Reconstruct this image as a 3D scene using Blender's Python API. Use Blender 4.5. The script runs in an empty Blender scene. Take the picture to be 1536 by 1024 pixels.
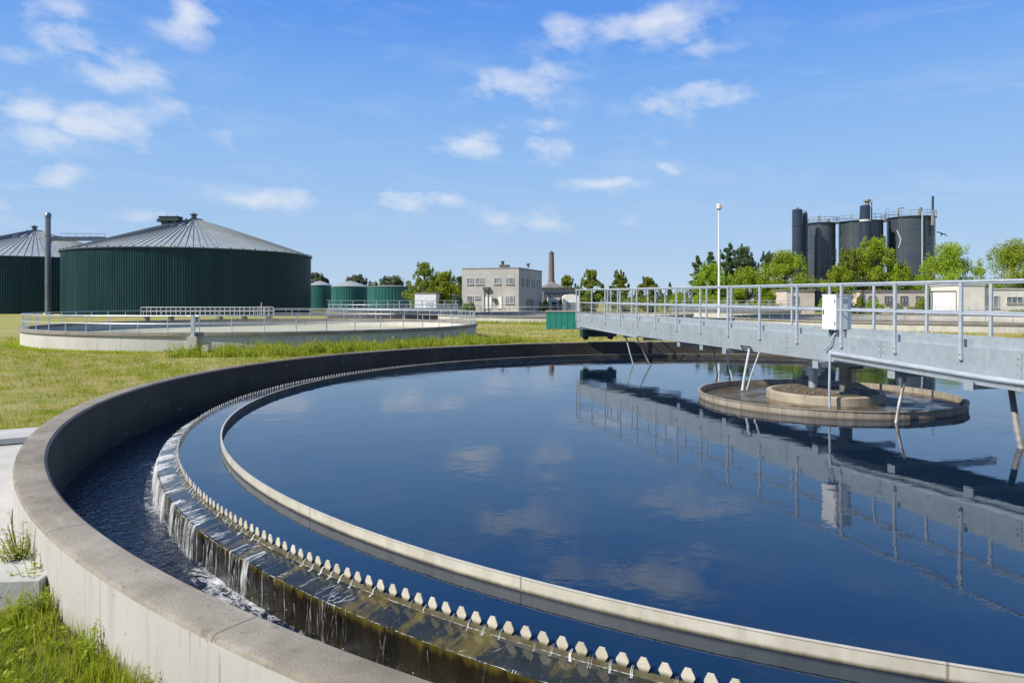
import bpy, math, random
import numpy as np
from mathutils import Vector, Matrix
R_ = math.radians
PI = math.pi
rnd = random.Random(7)
S = bpy.context.scene
COL = S.collection

EXPO = .38
# ------------------------------------------------------------------ helpers
F, YH, EYE = 1051.74, 452.14, 2.35
def at(px, py, Y):                       # photograph point at depth Y -> place
    return Vector(((px - 768) / F * Y, Y, EYE - (py - YH) / F * Y))
def xz(px, Y): return (px - 768) / F * Y
def zz(py, Y): return EYE - (py - YH) / F * Y

class MB:
    def __init__(s): s.v = []; s.f = []; s.m = []; s.cur = 0
    def face(s, *i): s.f.append(tuple(i)); s.m.append(s.cur)
    def box(s, c, size, rz=0.0, M=None):
        n = len(s.v); hx, hy, hz = size[0]/2, size[1]/2, size[2]/2
        ca, sa = math.cos(rz), math.sin(rz)
        for z in (-hz, hz):
            for x, y in ((-hx, -hy), (hx, -hy), (hx, hy), (-hx, hy)):
                p = Vector((c[0] + x*ca - y*sa, c[1] + x*sa + y*ca, c[2] + z))
                s.v.append(tuple(M @ p) if M else tuple(p))
        for q in ((3,2,1,0),(4,5,6,7),(0,1,5,4),(1,2,6,5),(2,3,7,6),(3,0,4,7)):
            s.face(*[n+i for i in q])
        return s
    def bar(s, a, b, w, h=None):          # rectangular bar from a to b
        a = Vector(a); b = Vector(b); h = h or w; d = (b-a).normalized()
        up = Vector((0,0,1)) if abs(d.z) < .95 else Vector((0,1,0))
        x = d.cross(up).normalized(); y = x.cross(d)
        n = len(s.v)
        for p in (a, b):
            for i, j in ((-1,-1),(1,-1),(1,1),(-1,1)): s.v.append(tuple(p + x*i*w/2 + y*j*h/2))
        for q in ((3,2,1,0),(4,5,6,7),(0,1,5,4),(1,2,6,5),(2,3,7,6),(3,0,4,7)):
            s.face(*[n+i for i in q])
        return s
    def tube(s, pts, r, n=8, closed=False, cap=True):
        pts = [Vector(p) for p in pts]; k = len(pts)
        rr = r if isinstance(r, (list, tuple)) else [r]*k
        base = len(s.v)
        for i, p in enumerate(pts):
            if closed: d = pts[(i+1) % k] - pts[i-1]
            else: d = pts[min(i+1, k-1)] - pts[max(i-1, 0)]
            d.normalize()
            up = Vector((0,0,1)) if abs(d.z) < .9 else Vector((0,1,0))
            x = d.cross(up).normalized(); y = x.cross(d)
            for j in range(n):
                a = 2*PI*j/n; s.v.append(tuple(p + (x*math.cos(a) + y*math.sin(a))*rr[i]))
        for i in range(k if closed else k-1):
            for j in range(n):
                a = base + i*n + j; b = base + i*n + (j+1) % n
                c = base + ((i+1) % k)*n + (j+1) % n; d = base + ((i+1) % k)*n + j
                s.face(a, b, c, d)
        if cap and not closed:
            s.face(*[base + j for j in range(n)][::-1]); s.face(*[base + (k-1)*n + j for j in range(n)])
        return s
    def lathe(s, prof, n=64, c=(0,0), a0=0, a1=2*PI, mats=None, close=False, fr=None):
        # prof: list of (r,z); fr(i) optional radius offset per column
        full = abs(a1-a0-2*PI) < 1e-6; cols = n if full else n+1; b = len(s.v); k = len(prof)
        for i in range(cols):
            a = a0 + (a1-a0)*i/n; ca, sa = math.cos(a), math.sin(a); o = fr(i) if fr else 0
            for r, z in prof: s.v.append((c[0] + (r+o)*ca, c[1] + (r+o)*sa, z))
        for i in range(n):
            j = (i+1) % cols
            for q in range(k if close else k-1):
                q2 = (q+1) % k
                if mats: s.cur = mats[q]
                s.face(b+i*k+q, b+j*k+q, b+j*k+q2, b+i*k+q2)
        s.cur = 0
        return s
    def disc(s, r, z, n=64, c=(0,0)):
        b = len(s.v)
        for i in range(n): s.v.append((c[0]+r*math.cos(2*PI*i/n), c[1]+r*math.sin(2*PI*i/n), z))
        s.face(*range(b, b+n)); return s
    def mesh(s, name, mats, sharp=35):
        me = bpy.data.meshes.new(name); me.from_pydata(s.v, [], s.f)
        for m in (mats if isinstance(mats, (list, tuple)) else [mats]): me.materials.append(m)
        me.polygons.foreach_set('material_index', s.m)
        if sharp:
            me.polygons.foreach_set('use_smooth', [True]*len(s.f))
            me.set_sharp_from_angle(angle=R_(sharp))
        me.update(); return me
    def build(s, name, mats, parent=None, sharp=35, loc=None):
        return link(name, s.mesh(name, mats, sharp), parent, loc)

def link(name, me, parent=None, loc=None, rz=None):
    o = bpy.data.objects.new(name, me); COL.objects.link(o)
    if parent: o.parent = parent
    if loc is not None: o.location = loc
    if rz is not None: o.rotation_euler.z = rz
    return o
def tag(o, label, cat, group=None):
    o['label'] = label; o['category'] = cat
    if group: o['group'] = group
    return o
def thing(name, label, cat, loc=(0,0,0), rz=0, group=None):
    o = bpy.data.objects.new(name, None); COL.objects.link(o); o.empty_display_size = .2
    o.location = loc; o.rotation_euler.z = rz
    return tag(o, label, cat, group)
def kind(o, k): o['kind'] = k; return o
def raw_mesh(name, V, Fc, mat, per=4):     # numpy arrays, faces all with `per` corners
    me = bpy.data.meshes.new(name); nf = len(Fc)
    me.vertices.add(len(V)); me.vertices.foreach_set('co', np.asarray(V, np.float32).ravel())
    me.loops.add(nf*per); me.loops.foreach_set('vertex_index', np.asarray(Fc, np.int32).ravel())
    me.polygons.add(nf); me.polygons.foreach_set('loop_start', np.arange(0, nf*per, per, dtype=np.int32))
    me.materials.append(mat); me.update(calc_edges=True); return me

# ------------------------------------------------------------------ materials
class NT:
    def __init__(s, name):
        s.m = bpy.data.materials.new(name); s.m.use_nodes = True; s.t = s.m.node_tree
        s.b = s.t.nodes['Principled BSDF']; s.out = s.t.nodes['Material Output']
        s.tc = s.n('ShaderNodeTexCoord')
    def n(s, ty, **kw):
        x = s.t.nodes.new(ty)
        for k, v in kw.items(): setattr(x, k, v)
        return x
    def l(s, a, b): s.t.links.new(a, b)
    def val(s, sock, v):
        if isinstance(v, bpy.types.NodeSocket): s.l(v, sock)
        else: sock.default_value = v
    def math(s, op, a, b=None, c=None, clamp=False):
        x = s.n('ShaderNodeMath', operation=op); x.use_clamp = clamp
        s.val(x.inputs[0], a)
        if b is not None: s.val(x.inputs[1], b)
        if c is not None: s.val(x.inputs[2], c)
        return x.outputs[0]
    def obj(s): return s.tc.outputs['Object']
    def scale(s, vec, sc):
        x = s.n('ShaderNodeVectorMath', operation='MULTIPLY'); s.l(vec, x.inputs[0]); x.inputs[1].default_value = sc
        return x.outputs[0]
    def polar(s):                          # (arc length-ish angle*10, radius, z)
        sp = s.n('ShaderNodeSeparateXYZ'); s.l(s.obj(), sp.inputs[0])
        a = s.math('ARCTAN2', sp.outputs[1], sp.outputs[0]); a = s.math('MULTIPLY', a, 14.)
        r = s.math('SQRT', s.math('ADD', s.math('MULTIPLY', sp.outputs[0], sp.outputs[0]), s.math('MULTIPLY', sp.outputs[1], sp.outputs[1])))
        c = s.n('ShaderNodeCombineXYZ'); s.l(a, c.inputs[0]); s.l(r, c.inputs[1]); s.l(sp.outputs[2], c.inputs[2])
        return c.outputs[0], a, r, sp.outputs[2]
    def noise(s, vec, scale, detail=4, rough=.55, dist=0.):
        x = s.n('ShaderNodeTexNoise'); s.l(vec, x.inputs['Vector'])
        x.inputs['Scale'].default_value = scale; x.inputs['Detail'].default_value = detail
        x.inputs['Roughness'].default_value = rough; x.inputs['Distortion'].default_value = dist
        return x.outputs['Fac']
    def ramp(s, fac, stops):
        x = s.n('ShaderNodeValToRGB'); e = x.color_ramp.elements
        for i, (p, c) in enumerate(stops):
            if i < 2: q = e[i]; q.position = p
            else: q = e.new(p)
            q.color = (*c, 1) if len(c) == 3 else c
        s.l(fac, x.inputs[0]); return x.outputs[0]
    def rng(s, fac, a, b, c=0., d=1.):
        x = s.n('ShaderNodeMapRange'); x.clamp = True; s.val(x.inputs[0], fac)
        for i, v in enumerate((a, b, c, d)): s.val(x.inputs[i+1], v)
        return x.outputs[0]
    def mix(s, fac, a, b, mode='MIX'):
        x = s.n('ShaderNodeMix', data_type='RGBA', blend_type=mode)
        s.val(x.inputs[0], fac)
        for sock, v in ((x.inputs[6], a), (x.inputs[7], b)):
            if isinstance(v, bpy.types.NodeSocket): s.l(v, sock)
            else: sock.default_value = (*v, 1)
        return x.outputs[2]
    def bump(s, h, strength=.3, dist=.02, normal=None):
        x = s.n('ShaderNodeBump'); s.l(h, x.inputs['Height']); x.inputs['Strength'].default_value = strength
        x.inputs['Distance'].default_value = dist
        if normal is not None: s.l(normal, x.inputs['Normal'])
        s.l(x.outputs[0], s.b.inputs['Normal']); return x.outputs[0]
    def set(s, **kw):
        for k, v in kw.items():
            k = k.replace('_', ' '); sock = s.b.inputs[k]
            if isinstance(v, bpy.types.NodeSocket): s.l(v, sock)
            elif isinstance(v, tuple) and len(v) == 3: sock.default_value = (*v, 1)
            else: sock.default_value = v
        return s

def simple(name, c1, c2=None, scale=2., rough=.6, metal=0., bump=0., bscale=20., streak=None, sc=(1,1,1)):
    t = NT(name); c2 = c2 or tuple(x*.75 for x in c1)
    f = t.noise(t.scale(t.obj(), sc), scale, 6, .6)
    col = t.mix(t.rng(f, .35, .68), c1, c2)
    if streak:
        g = t.noise(t.scale(t.obj(), (6, 6, .35)), 1.2, 4, .6)
        col = t.mix(t.math('MULTIPLY', t.rng(g, .52, .75), streak[3]), col, streak[:3])
    t.set(Base_Color=col, Roughness=rough, Metallic=metal)
    if bump: t.bump(t.noise(t.obj(), bscale, 5), bump, .02)
    return t.m

def concrete_outer():
    t = NT('wall_concrete'); P, a, r, z = t.polar()
    f = t.noise(P, .9, 8, .62); fine = t.noise(P, 26, 6, .7)
    col = t.mix(t.rng(f, .3, .72), (.405, .402, .385), (.33, .325, .305))
    st = t.noise(t.scale(P, (5, 1, .3)), 1.1, 5, .65)
    col = t.mix(t.math('MULTIPLY', t.rng(st, .50, .72), .55), col, (.22, .205, .17))
    st2 = t.noise(t.scale(P, (16, 1, .8)), 1.3, 4, .6)
    col = t.mix(t.math('MULTIPLY', t.rng(st2, .62, .69), .6), col, (.13, .12, .10))
    pit = t.n('ShaderNodeTexVoronoi'); t.l(P, pit.inputs[0]); pit.inputs['Scale'].default_value = 7
    pf = t.rng(pit.outputs['Distance'], .035, .07, 1, 0)
    col = t.mix(t.math('MULTIPLY', pf, .75), col, (.14, .13, .115))
    low = t.math('ADD', t.rng(z, .02, .30, 1, 0), t.math('MULTIPLY', t.math('SUBTRACT', f, .5), 1.2))
    col = t.mix(t.math('MULTIPLY', t.rng(low, .55, 1.1), .65), col, (.20, .19, .12))
    col = t.mix(t.math('MULTIPLY', fine, .35), col, (.30, .285, .25))
    t.set(Base_Color=col, Roughness=.88)
    t.bump(t.math('ADD', t.math('MULTIPLY', fine, .6), t.math('MULTIPLY', pf, -1.)), .35, .012)
    return t.m
def concrete_top():
    t = NT('coping_concrete'); P, a, r, z = t.polar()
    f = t.math('ADD', t.noise(P, 1.3, 9, .66, .5), t.math('MULTIPLY', t.math('SUBTRACT', t.noise(P, .22, 2), .5), .5)); g = t.noise(t.scale(P, (.6, 2.2, 1)), 2.2, 7, .65); fine = t.noise(P, 60, 5, .7)
    col = t.mix(t.rng(f, .34, .66), (.34, .315, .265), (.165, .145, .112))
    col = t.mix(t.math('MULTIPLY', t.rng(g, .5, .68), .55), col, (.42, .395, .34))
    wz = t.rng(t.math('ADD', a, t.math('MULTIPLY', t.math('SUBTRACT', t.noise(P, .8, 6, .65), .5), 9.)), -46., -30., 0, 1)
    wz = t.math('MAXIMUM', t.math('SUBTRACT', 1., wz), t.rng(a, 20., 30.))
    col = t.mix(t.math('MULTIPLY', wz, .82), col, t.mix(t.rng(f, .35, .65), (.195, .17, .135), (.092, .08, .062)))
    sp = t.noise(P, 11, 3, .5)
    col = t.mix(t.math('MULTIPLY', t.rng(sp, .62, .70), .5), col, (.10, .09, .07))
    col = t.mix(t.math('MULTIPLY', t.rng(fine, .4, .75), .6), col, (.20, .175, .13))
    e = t.math('SINE', t.math('MULTIPLY', a, 2*PI/2.4)); j = t.rng(e, .99985, .99998)
    col = t.mix(t.math('MULTIPLY', j, .5), col, (.06, .055, .045))
    t.set(Base_Color=col, Roughness=.9)
    t.bump(t.math('SUBTRACT', t.math('ADD', t.math('MULTIPLY', fine, .8), f), j), .7, .014)
    return t.m
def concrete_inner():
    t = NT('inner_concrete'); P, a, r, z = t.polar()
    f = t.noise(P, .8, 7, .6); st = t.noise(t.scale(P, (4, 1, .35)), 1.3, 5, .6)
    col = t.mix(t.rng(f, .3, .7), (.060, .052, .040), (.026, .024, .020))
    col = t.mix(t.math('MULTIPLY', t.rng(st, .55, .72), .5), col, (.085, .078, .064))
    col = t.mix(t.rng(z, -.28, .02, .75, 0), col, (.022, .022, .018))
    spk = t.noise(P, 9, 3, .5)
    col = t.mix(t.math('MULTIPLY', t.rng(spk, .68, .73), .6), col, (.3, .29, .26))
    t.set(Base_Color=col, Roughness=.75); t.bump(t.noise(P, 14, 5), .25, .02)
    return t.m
def water(name, base=(.006, .013, .026), strength=.05, sc=(1, 1, 1), scale=2.2, foam=None, rough=.012, ior=1.333):
    t = NT(name)
    v = t.scale(t.obj(), sc)
    h = t.math('ADD', t.noise(v, scale, 4, .5, .3), t.math('MULTIPLY', t.noise(v, scale*.28, 2), 2.))
    h = t.math('ADD', h, t.math('MULTIPLY', t.noise(t.scale(v, (1, 1.3, 1)), scale*3.4, 3, .5, .4), .16))
    h = t.math('MULTIPLY', h, t.rng(t.noise(v, .16, 3, .6), .35, .65, .45, 1.5))
    t.set(Base_Color=base, Roughness=rough, IOR=ior)
    t.bump(h, strength, .03)
    return t

M = {}
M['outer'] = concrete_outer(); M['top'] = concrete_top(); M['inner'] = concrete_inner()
M['galv'] = None
def galv():
    t = NT('galvanised_steel')
    v = t.n('ShaderNodeTexVoronoi'); t.l(t.obj(), v.inputs[0]); v.inputs['Scale'].default_value = 14
    n = t.noise(t.obj(), 1.7, 7, .65); n2 = t.noise(t.scale(t.obj(), (5, 5, .6)), 1.4, 4)
    sep = t.n('ShaderNodeSeparateColor'); t.l(v.outputs['Color'], sep.inputs[0])
    col = t.mix(t.rng(n, .3, .7), (.42, .485, .525), (.30, .355, .39))
    col = t.mix(t.math('MULTIPLY', sep.outputs[0], .35), col, (.52, .555, .57))
    col = t.mix(t.math('MULTIPLY', t.rng(n2, .58, .75), .4), col, (.62, .64, .64))
    t.set(Base_Color=col, Metallic=.45, Roughness=t.rng(n, .3, .7, .38, .55)); return t.m
M['galv'] = galv()
M['rail'] = simple('rail_steel', (.52, .575, .62), (.40, .45, .49), 4, .42, .35)
M['rail_dark'] = simple('rail_weathered', (.30, .32, .33), (.2, .21, .22), 4, .5, .4)
M['pvc'] = simple('baffle_plastic', (.54, .525, .455), (.42, .40, .335), 3, .45, streak=(.25, .22, .14, .4))
M['tooth'] = simple('weir_plate', (.66, .63, .55), (.50, .47, .38), 6, .4, streak=(.3, .27, .15, .5))
def tooth_mat():
    t = NT('weir_tooth'); P, a, r, z = t.polar(); f = t.noise(P, 9, 5, .65); o_ = t.noise(P, .9, 2)
    col = t.mix(t.rng(f, .35, .65), (.66, .63, .54), (.50, .47, .37))
    col = t.mix(t.math('MULTIPLY', t.rng(o_, .45, .65), .35), col, (.34, .31, .20))
    low = t.math('ADD', z, t.math('MULTIPLY', t.math('SUBTRACT', f, .5), .06))
    col = t.mix(t.rng(low, .036, .062, .9, 0), col, (.085, .07, .03))
    t.set(Base_Color=col, Roughness=.45); return t.m
M['tooth'] = tooth_mat()
def baffle_mat():
    t = NT('baffle_sheet'); P, a, r, z = t.polar(); f = t.noise(P, 3, 6, .65); g = t.noise(t.scale(P, (3, 1, .6)), 1.5, 5, .6)
    col = t.mix(t.rng(f, .35, .65), (.55, .53, .455), (.44, .42, .345))
    col = t.mix(t.math('MULTIPLY', t.rng(g, .52, .7), .4), col, (.28, .25, .17))
    low = t.math('ADD', z, t.math('MULTIPLY', t.math('SUBTRACT', t.noise(P, 7, 5, .7), .5), .03))
    col = t.mix(t.rng(low, .055, .082, .95, 0), col, (.07, .055, .028))
    jn = t.rng(t.math('SINE', t.math('MULTIPLY', a, 2*PI/3.1)), .9997, .99995)
    col = t.mix(t.math('MULTIPLY', jn, .7), col, (.15, .13, .09))
    t.set(Base_Color=col, Roughness=.4); return t.m
M['pvc'] = baffle_mat()
M['boxpaint'] = simple('white_enamel', (.72, .73, .74), (.66, .67, .68), 3, .35)
M['dark_steel'] = simple('dark_teal_steel', (.015, .045, .045), (.02, .03, .03), 2, .5)
M['black'] = simple('black_rubber', (.015, .015, .016), None, 4, .6)
M['rod'] = simple('stained_rod', (.36, .36, .36), (.2, .18, .16), 5, .5, .4)
M['rust'] = simple('rusty_rod', (.32, .28, .25), (.14, .09, .06), 5, .6, .3)
M['white'] = simple('white_render', (.74, .71, .67), (.62, .59, .55), .6, .8, streak=(.4, .37, .33, .4))
M['pink'] = simple('pink_render', (.62, .55, .51), (.52, .45, .41), .5, .85, streak=(.3, .26, .22, .4))
M['grey_render'] = simple('grey_render', (.42, .415, .40), (.35, .345, .33), .5, .85, bump=.2, streak=(.2, .19, .17, .5))
M['window_glass'] = simple('window_glass', (.10, .13, .15), (.3, .33, .35), .9, .12)
M['frame'] = simple('window_frame', (.62, .62, .60), None, 2, .5)
M['dark'] = simple('dark_trim', (.05, .05, .055), (.09, .09, .09), 1.5, .6)
M['brick'] = simple('chimney_brick', (.22, .15, .115), (.15, .105, .085), 3, .9, streak=(.1, .08, .07, .5))
M['tealwall'] = simple('teal_cladding', (.02, .125, .115), (.015, .10, .095), .6, .4, streak=(.03, .05, .045, .4))
M['tealbox'] = simple('green_box_paint', (.015, .22, .17), (.012, .18, .145), .8, .5, streak=(.05, .2, .16, .6))
M['pinkish_lid'] = simple('faded_lid', (.45, .36, .32), None, 2, .7)
M['silo'] = simple('silo_paint', (.042, .060, .078), (.062, .080, .096), .25, .28, .1, streak=(.075, .085, .09, .5))
M['silo_dark'] = simple('silo_tower_paint', (.022, .036, .062), (.036, .05, .075), .3, .26, .1, streak=(.06, .07, .08, .4))
M['pale_conc'] = simple('pale_concrete', (.50, .485, .45), (.38, .37, .335), .7, .9, bump=.25, streak=(.2, .19, .16, .5))
M['bark'] = simple('bark', (.10, .075, .055), (.06, .045, .035), 6, .9)
M['slab'] = simple('slab_concrete', (.50, .50, .48), (.38, .38, .355), 1.6, .9, bump=.3, bscale=18)
M['truck'] = simple('truck_box', (.78, .77, .75), (.7, .69, .66), .6, .5)
M['roofgrey'] = simple('roof_grey', (.22, .22, .21), (.16, .16, .155), .7, .85)

def digester_wall():
    t = NT('digester_cladding'); P, a, r, z = t.polar()
    n = t.noise(t.scale(P, (.35, 1, .12)), 1.0, 5, .6); n2 = t.noise(t.scale(P, (2.4, 1, .05)), 1.0, 2, .5)
    col = t.mix(t.rng(n, .3, .7), (.0055, .028, .033), (.009, .040, .045))
    col = t.mix(t.math('MULTIPLY', t.rng(n2, .48, .72), .75), col, (.015, .052, .062)); n5 = t.noise(t.scale(P, (1.1, 1, .09)), 1., 5, .65); col = t.mix(t.math('MULTIPLY', t.rng(n5, .56, .72), .5), col, (.003, .014, .018)); n6 = t.noise(t.scale(P, (5, 1, .3)), 1., 4, .6); col = t.mix(t.math('MULTIPLY', t.rng(n6, .64, .74), .35), col, (.07, .09, .09))
    t.set(Base_Color=col, Roughness=t.rng(n, .3, .7, .28, .42), Specular_IOR_Level=.22); return t.m
M['digwall'] = digester_wall()
def digester_roof():
    t = NT('digester_roofing'); P, a, r, z = t.polar()
    n = t.noise(t.scale(P, (.9, .05, 1)), 1., 4, .6); n2 = t.noise(P, .35, 5)
    col = t.mix(t.rng(n, .35, .65), (.37, .41, .41), (.29, .325, .33))
    col = t.mix(t.math('MULTIPLY', t.rng(n2, .5, .7), .5), col, (.235, .26, .26))
    t.set(Base_Color=col, Roughness=.5, Metallic=.1); return t.m
M['digroof'] = digester_roof(); M['seam'] = simple('roof_seam', (.15, .18, .19), (.11, .13, .14), 1., .5, .2)

def leaf_mat(name, c1, c2, sc=1.2, trans=.35):
    t = NT(name)
    f = t.noise(t.obj(), sc, 4, .7)
    oi = t.n('ShaderNodeObjectInfo')
    col = t.mix(t.rng(f, .35, .68), c1, c2)
    hs = t.n('ShaderNodeHueSaturation'); t.l(col, hs.inputs['Color'])
    t.l(t.rng(oi.outputs['Random'], 0, 1, .80, 1.15), hs.inputs['Value']); t.l(t.rng(oi.outputs['Random'], 0, 1, .485, .51), hs.inputs['Hue'])
    t.set(Base_Color=hs.outputs[0], Roughness=.65)
    tr = t.n('ShaderNodeBsdfTranslucent'); t.l(hs.outputs[0], tr.inputs[0])
    mx = t.n('ShaderNodeMixShader'); mx.inputs[0].default_value = trans
    t.l(t.b.outputs[0], mx.inputs[1]); t.l(tr.outputs[0], mx.inputs[2]); t.l(mx.outputs[0], t.out.inputs[0])
    return t.m
M['leaf'] = leaf_mat('bright_leaves', (.34, .44, .022), (.19, .285, .014), .6, .36)
M['leaf_olive'] = leaf_mat('olive_leaves', (.27, .32, .04), (.15, .21, .024), .6, .36)
M['leaf_dark'] = leaf_mat('dark_needles', (.135, .19, .085), (.085, .135, .075), .6, .4)
M['leaf_far'] = leaf_mat('far_leaves', (.17, .22, .11), (.12, .16, .09), .3, .4)
M['grass'] = leaf_mat('grass_blades', (.22, .31, .006), (.36, .39, .016), .5, .5)
M['dry_grass'] = leaf_mat('dry_grass_blades', (.60, .51, .20), (.45, .42, .09), .35, .4)
M['weed'] = leaf_mat('weed_leaves', (.30, .40, .02), (.42, .46, .05), .8, .45)

# ------------------------------------------------------------------ settling pool: constants
CX, CY = 7.322, 16.444
WALL_I, WALL_O, WEIR, BAFF, LIP = 15.188, 15.503, 13.69, 13.066, 13.94
ZTOP, ZW, ZL = .55, .05, -.40

# ground sheet with the round opening of the basin
def ground():
    rs = [15.38, 15.46]; r = 15.46
    while r < 5000: r *= 1.035 if r < 120 else 1.12; rs.append(r)
    n = 420; rs = np.array(rs); a = np.arange(n)/n*2*PI
    X = CX + rs[:, None]*np.cos(a); Y = CY + rs[:, None]*np.sin(a)
    Z = .03*np.sin(X*1.7+1)*np.sin(Y*1.3) + .035*np.sin(X*.6)*np.cos(Y*.47+2)
    Z = Z*np.clip((rs[:, None]-15.4)/2, 0, 1)*np.clip(1-(rs[:, None]-60)/40, 0, 1)
    V = np.stack([X, Y, Z], -1).reshape(-1, 3); k = len(rs)
    i, j = np.meshgrid(np.arange(k-1), np.arange(n), indexing='ij'); j2 = (j+1) % n
    Fc = np.stack([i*n+j, (i+1)*n+j, (i+1)*n+j2, i*n+j2], -1).reshape(-1, 4)
    t = NT('meadow'); o = t.obj()
    a1 = t.noise(o, .22, 6, .6); a2 = t.noise(o, 1.4, 7, .7); a3 = t.noise(o, 24, 4, .7)
    dry = t.mix(t.rng(a2, .3, .7), (.46, .38, .155), (.33, .27, .10))
    grn = t.mix(t.rng(a2, .3, .7), (.21, .26, .02), (.31, .33, .04))
    col = t.mix(t.rng(t.math('ADD', a1, t.math('MULTIPLY', t.math('SUBTRACT', a2, .5), .9)), .40, .60), dry, grn)
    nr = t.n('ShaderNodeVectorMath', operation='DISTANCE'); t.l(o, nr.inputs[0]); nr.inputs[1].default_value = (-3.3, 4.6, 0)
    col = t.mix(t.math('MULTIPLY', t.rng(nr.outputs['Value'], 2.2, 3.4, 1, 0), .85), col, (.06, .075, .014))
    a4 = t.noise(o, 5.5, 6, .75)
    col = t.mix(t.math('MULTIPLY', t.rng(a4, .52, .68), .6), col, (.13, .13, .04)); col = t.mix(t.math('MULTIPLY', t.rng(a4, .36, .44, 1, 0), .5), col, (.5, .45, .25))
    col = t.mix(t.math('MULTIPLY', t.rng(a3, .45, .75), .5), col, (.07, .07, .02))
    t.set(Base_Color=col, Roughness=.95); t.bump(t.math('ADD', a3, a2), .8, .05)
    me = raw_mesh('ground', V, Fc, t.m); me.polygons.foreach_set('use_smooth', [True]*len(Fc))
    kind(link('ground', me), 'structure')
ground()

# ------------------------------------------------------------------ the near settling tank
tank = thing('settling_tank', 'large round concrete settling tank in front with notched weir and blue water', 'settling tank', (CX, CY, 0))
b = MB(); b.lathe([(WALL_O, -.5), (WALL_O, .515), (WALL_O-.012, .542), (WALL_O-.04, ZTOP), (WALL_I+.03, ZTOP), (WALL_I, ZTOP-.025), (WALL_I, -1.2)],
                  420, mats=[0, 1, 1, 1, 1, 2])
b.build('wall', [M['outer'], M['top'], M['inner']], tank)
def apron_mat():
    t = NT('wet_apron'); P, a, r, z = t.polar()
    f = t.noise(P, 2.2, 6, .65); g = t.noise(t.scale(P, (3, .6, 1)), 1.5, 5, .6)
    col = t.mix(t.rng(f, .35, .65), (.012, .017, .020), (.030, .033, .026))
    col = t.mix(t.math('MULTIPLY', t.rng(t.math('ADD', g, t.math('MULTIPLY', t.math('SUBTRACT', f, .5), .6)), .56, .66), .75), col, (.12, .095, .02))
    pb_ = t.noise(P, 40, 3, .6); col = t.mix(t.math('MULTIPLY', t.rng(pb_, .6, .7), .35), col, (.22, .2, .13))
    h = t.noise(t.scale(P, (7, 1.0, 1)), 2.0, 4, .6, .4)
    t.set(Base_Color=col, Roughness=.06, IOR=1.4); t.bump(h, .12, .02); return t.m
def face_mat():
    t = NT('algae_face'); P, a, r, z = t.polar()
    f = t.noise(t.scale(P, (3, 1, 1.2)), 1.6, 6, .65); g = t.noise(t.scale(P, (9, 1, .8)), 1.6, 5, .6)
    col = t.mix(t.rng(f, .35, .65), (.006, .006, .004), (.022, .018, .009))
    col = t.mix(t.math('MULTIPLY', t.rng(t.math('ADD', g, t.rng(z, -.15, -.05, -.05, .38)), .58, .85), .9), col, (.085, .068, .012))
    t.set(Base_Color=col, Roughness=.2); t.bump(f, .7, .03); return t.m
b = MB(); b.lathe([(WEIR+.006, -.004), (WEIR+.09, -.022), (WEIR+.17, -.037), (LIP-.02, -.047), (LIP, -.05), (LIP+.012, -.066), (LIP+.013, -.12), (LIP+.012, -.22), (LIP+.014, -.34), (LIP+.012, -1.)], 1500, mats=[0]*5+[1]*4)
from mathutils import noise as mn
for i_, (x_, y_, z_) in enumerate(b.v):
    k_ = i_ % 10
    if k_ == 0: continue
    p_ = Vector((x_, y_, z_)); q_ = mn.noise(p_*2.3)*.010+mn.noise(p_*7)*.007+mn.noise(p_*19)*.004
    w_ = (0, .25, .4, .6, 1.2, 1.5, 1.3, 1.2, 1.2, 0)[k_]; r_ = math.hypot(x_, y_); e_ = 1+q_*w_/r_
    b.v[i_] = (x_*e_, y_*e_, z_+(q_*.55*w_ if k_ < 6 else 0))
b.build('weir_apron', [apron_mat(), face_mat()], tank)
b = MB(); b.lathe([(WEIR-.010, -.4), (WEIR-.010, .031), (WEIR+.007, .031), (WEIR+.009, -.06)], 420)
b.build('weir_plate', simple('algae_plate', (.075, .065, .03), (.16, .15, .10), 6, .35), tank)
NT_ = 616
def tooth_shape(mb, k):
    a = 2*PI*(k+.5)/NT_; ca, sa = math.cos(a), math.sin(a); jit = math.sin(k*12.9)*.003
    prof = [(-.024, .030), (-.044, .070), (-.040, .083), (-.019, .122+jit), (.019, .122+jit), (.040, .083), (.044, .070), (.024, .030)]
    n = len(mb.v); q = len(prof)
    tl = math.sin(k*7.31)*.05+math.sin(k*2.17)*.03; sh = math.sin(k*5.77)*.003; tp = math.sin(k*3.3)*.004
    for rr in (WEIR-.005, WEIR+.004):
        for tt, z in prof:
            tt = tt + tl*(z-.06) + sh; rr_ = rr + tp*(z-.01)/.1; mb.v.append((rr_*ca - tt*sa, rr_*sa + tt*ca, z))
    mb.face(*range(n, n+q)); mb.face(*range(n+2*q-1, n+q-1, -1))
    for i in range(q): mb.face(n+i, n+q+i, n+q+(i+1) % q, n+(i+1) % q)
def vis(k):                               # rank teeth by distance from the camera
    a = 2*PI*(k+.5)/NT_; x = CX+WEIR*math.cos(a); y = CY+WEIR*math.sin(a)
    return y if (y > 3.0 and abs(x/y) < .76 and x/y < .33) else 999
order = sorted(range(NT_), key=vis); near_teeth = order[:100]
for k in near_teeth:
    b = MB(); tooth_shape(b, k); b.build('tooth', M['tooth'], tank, 30)
b = MB()
for k in order[100:]: tooth_shape(b, k)
kind(b.build('teeth', M['tooth'], tank, 30), 'stuff')
b = MB(); b.lathe([(BAFF+.006, -.25), (BAFF+.006, .150), (BAFF+.012, .156), (BAFF+.012, .162), (BAFF-.014, .162), (BAFF-.014, .154), (BAFF-.006, .148), (BAFF-.006, -.25)], 420, mats=[0, 0, 0, 0, 0, 1, 1])
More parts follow.
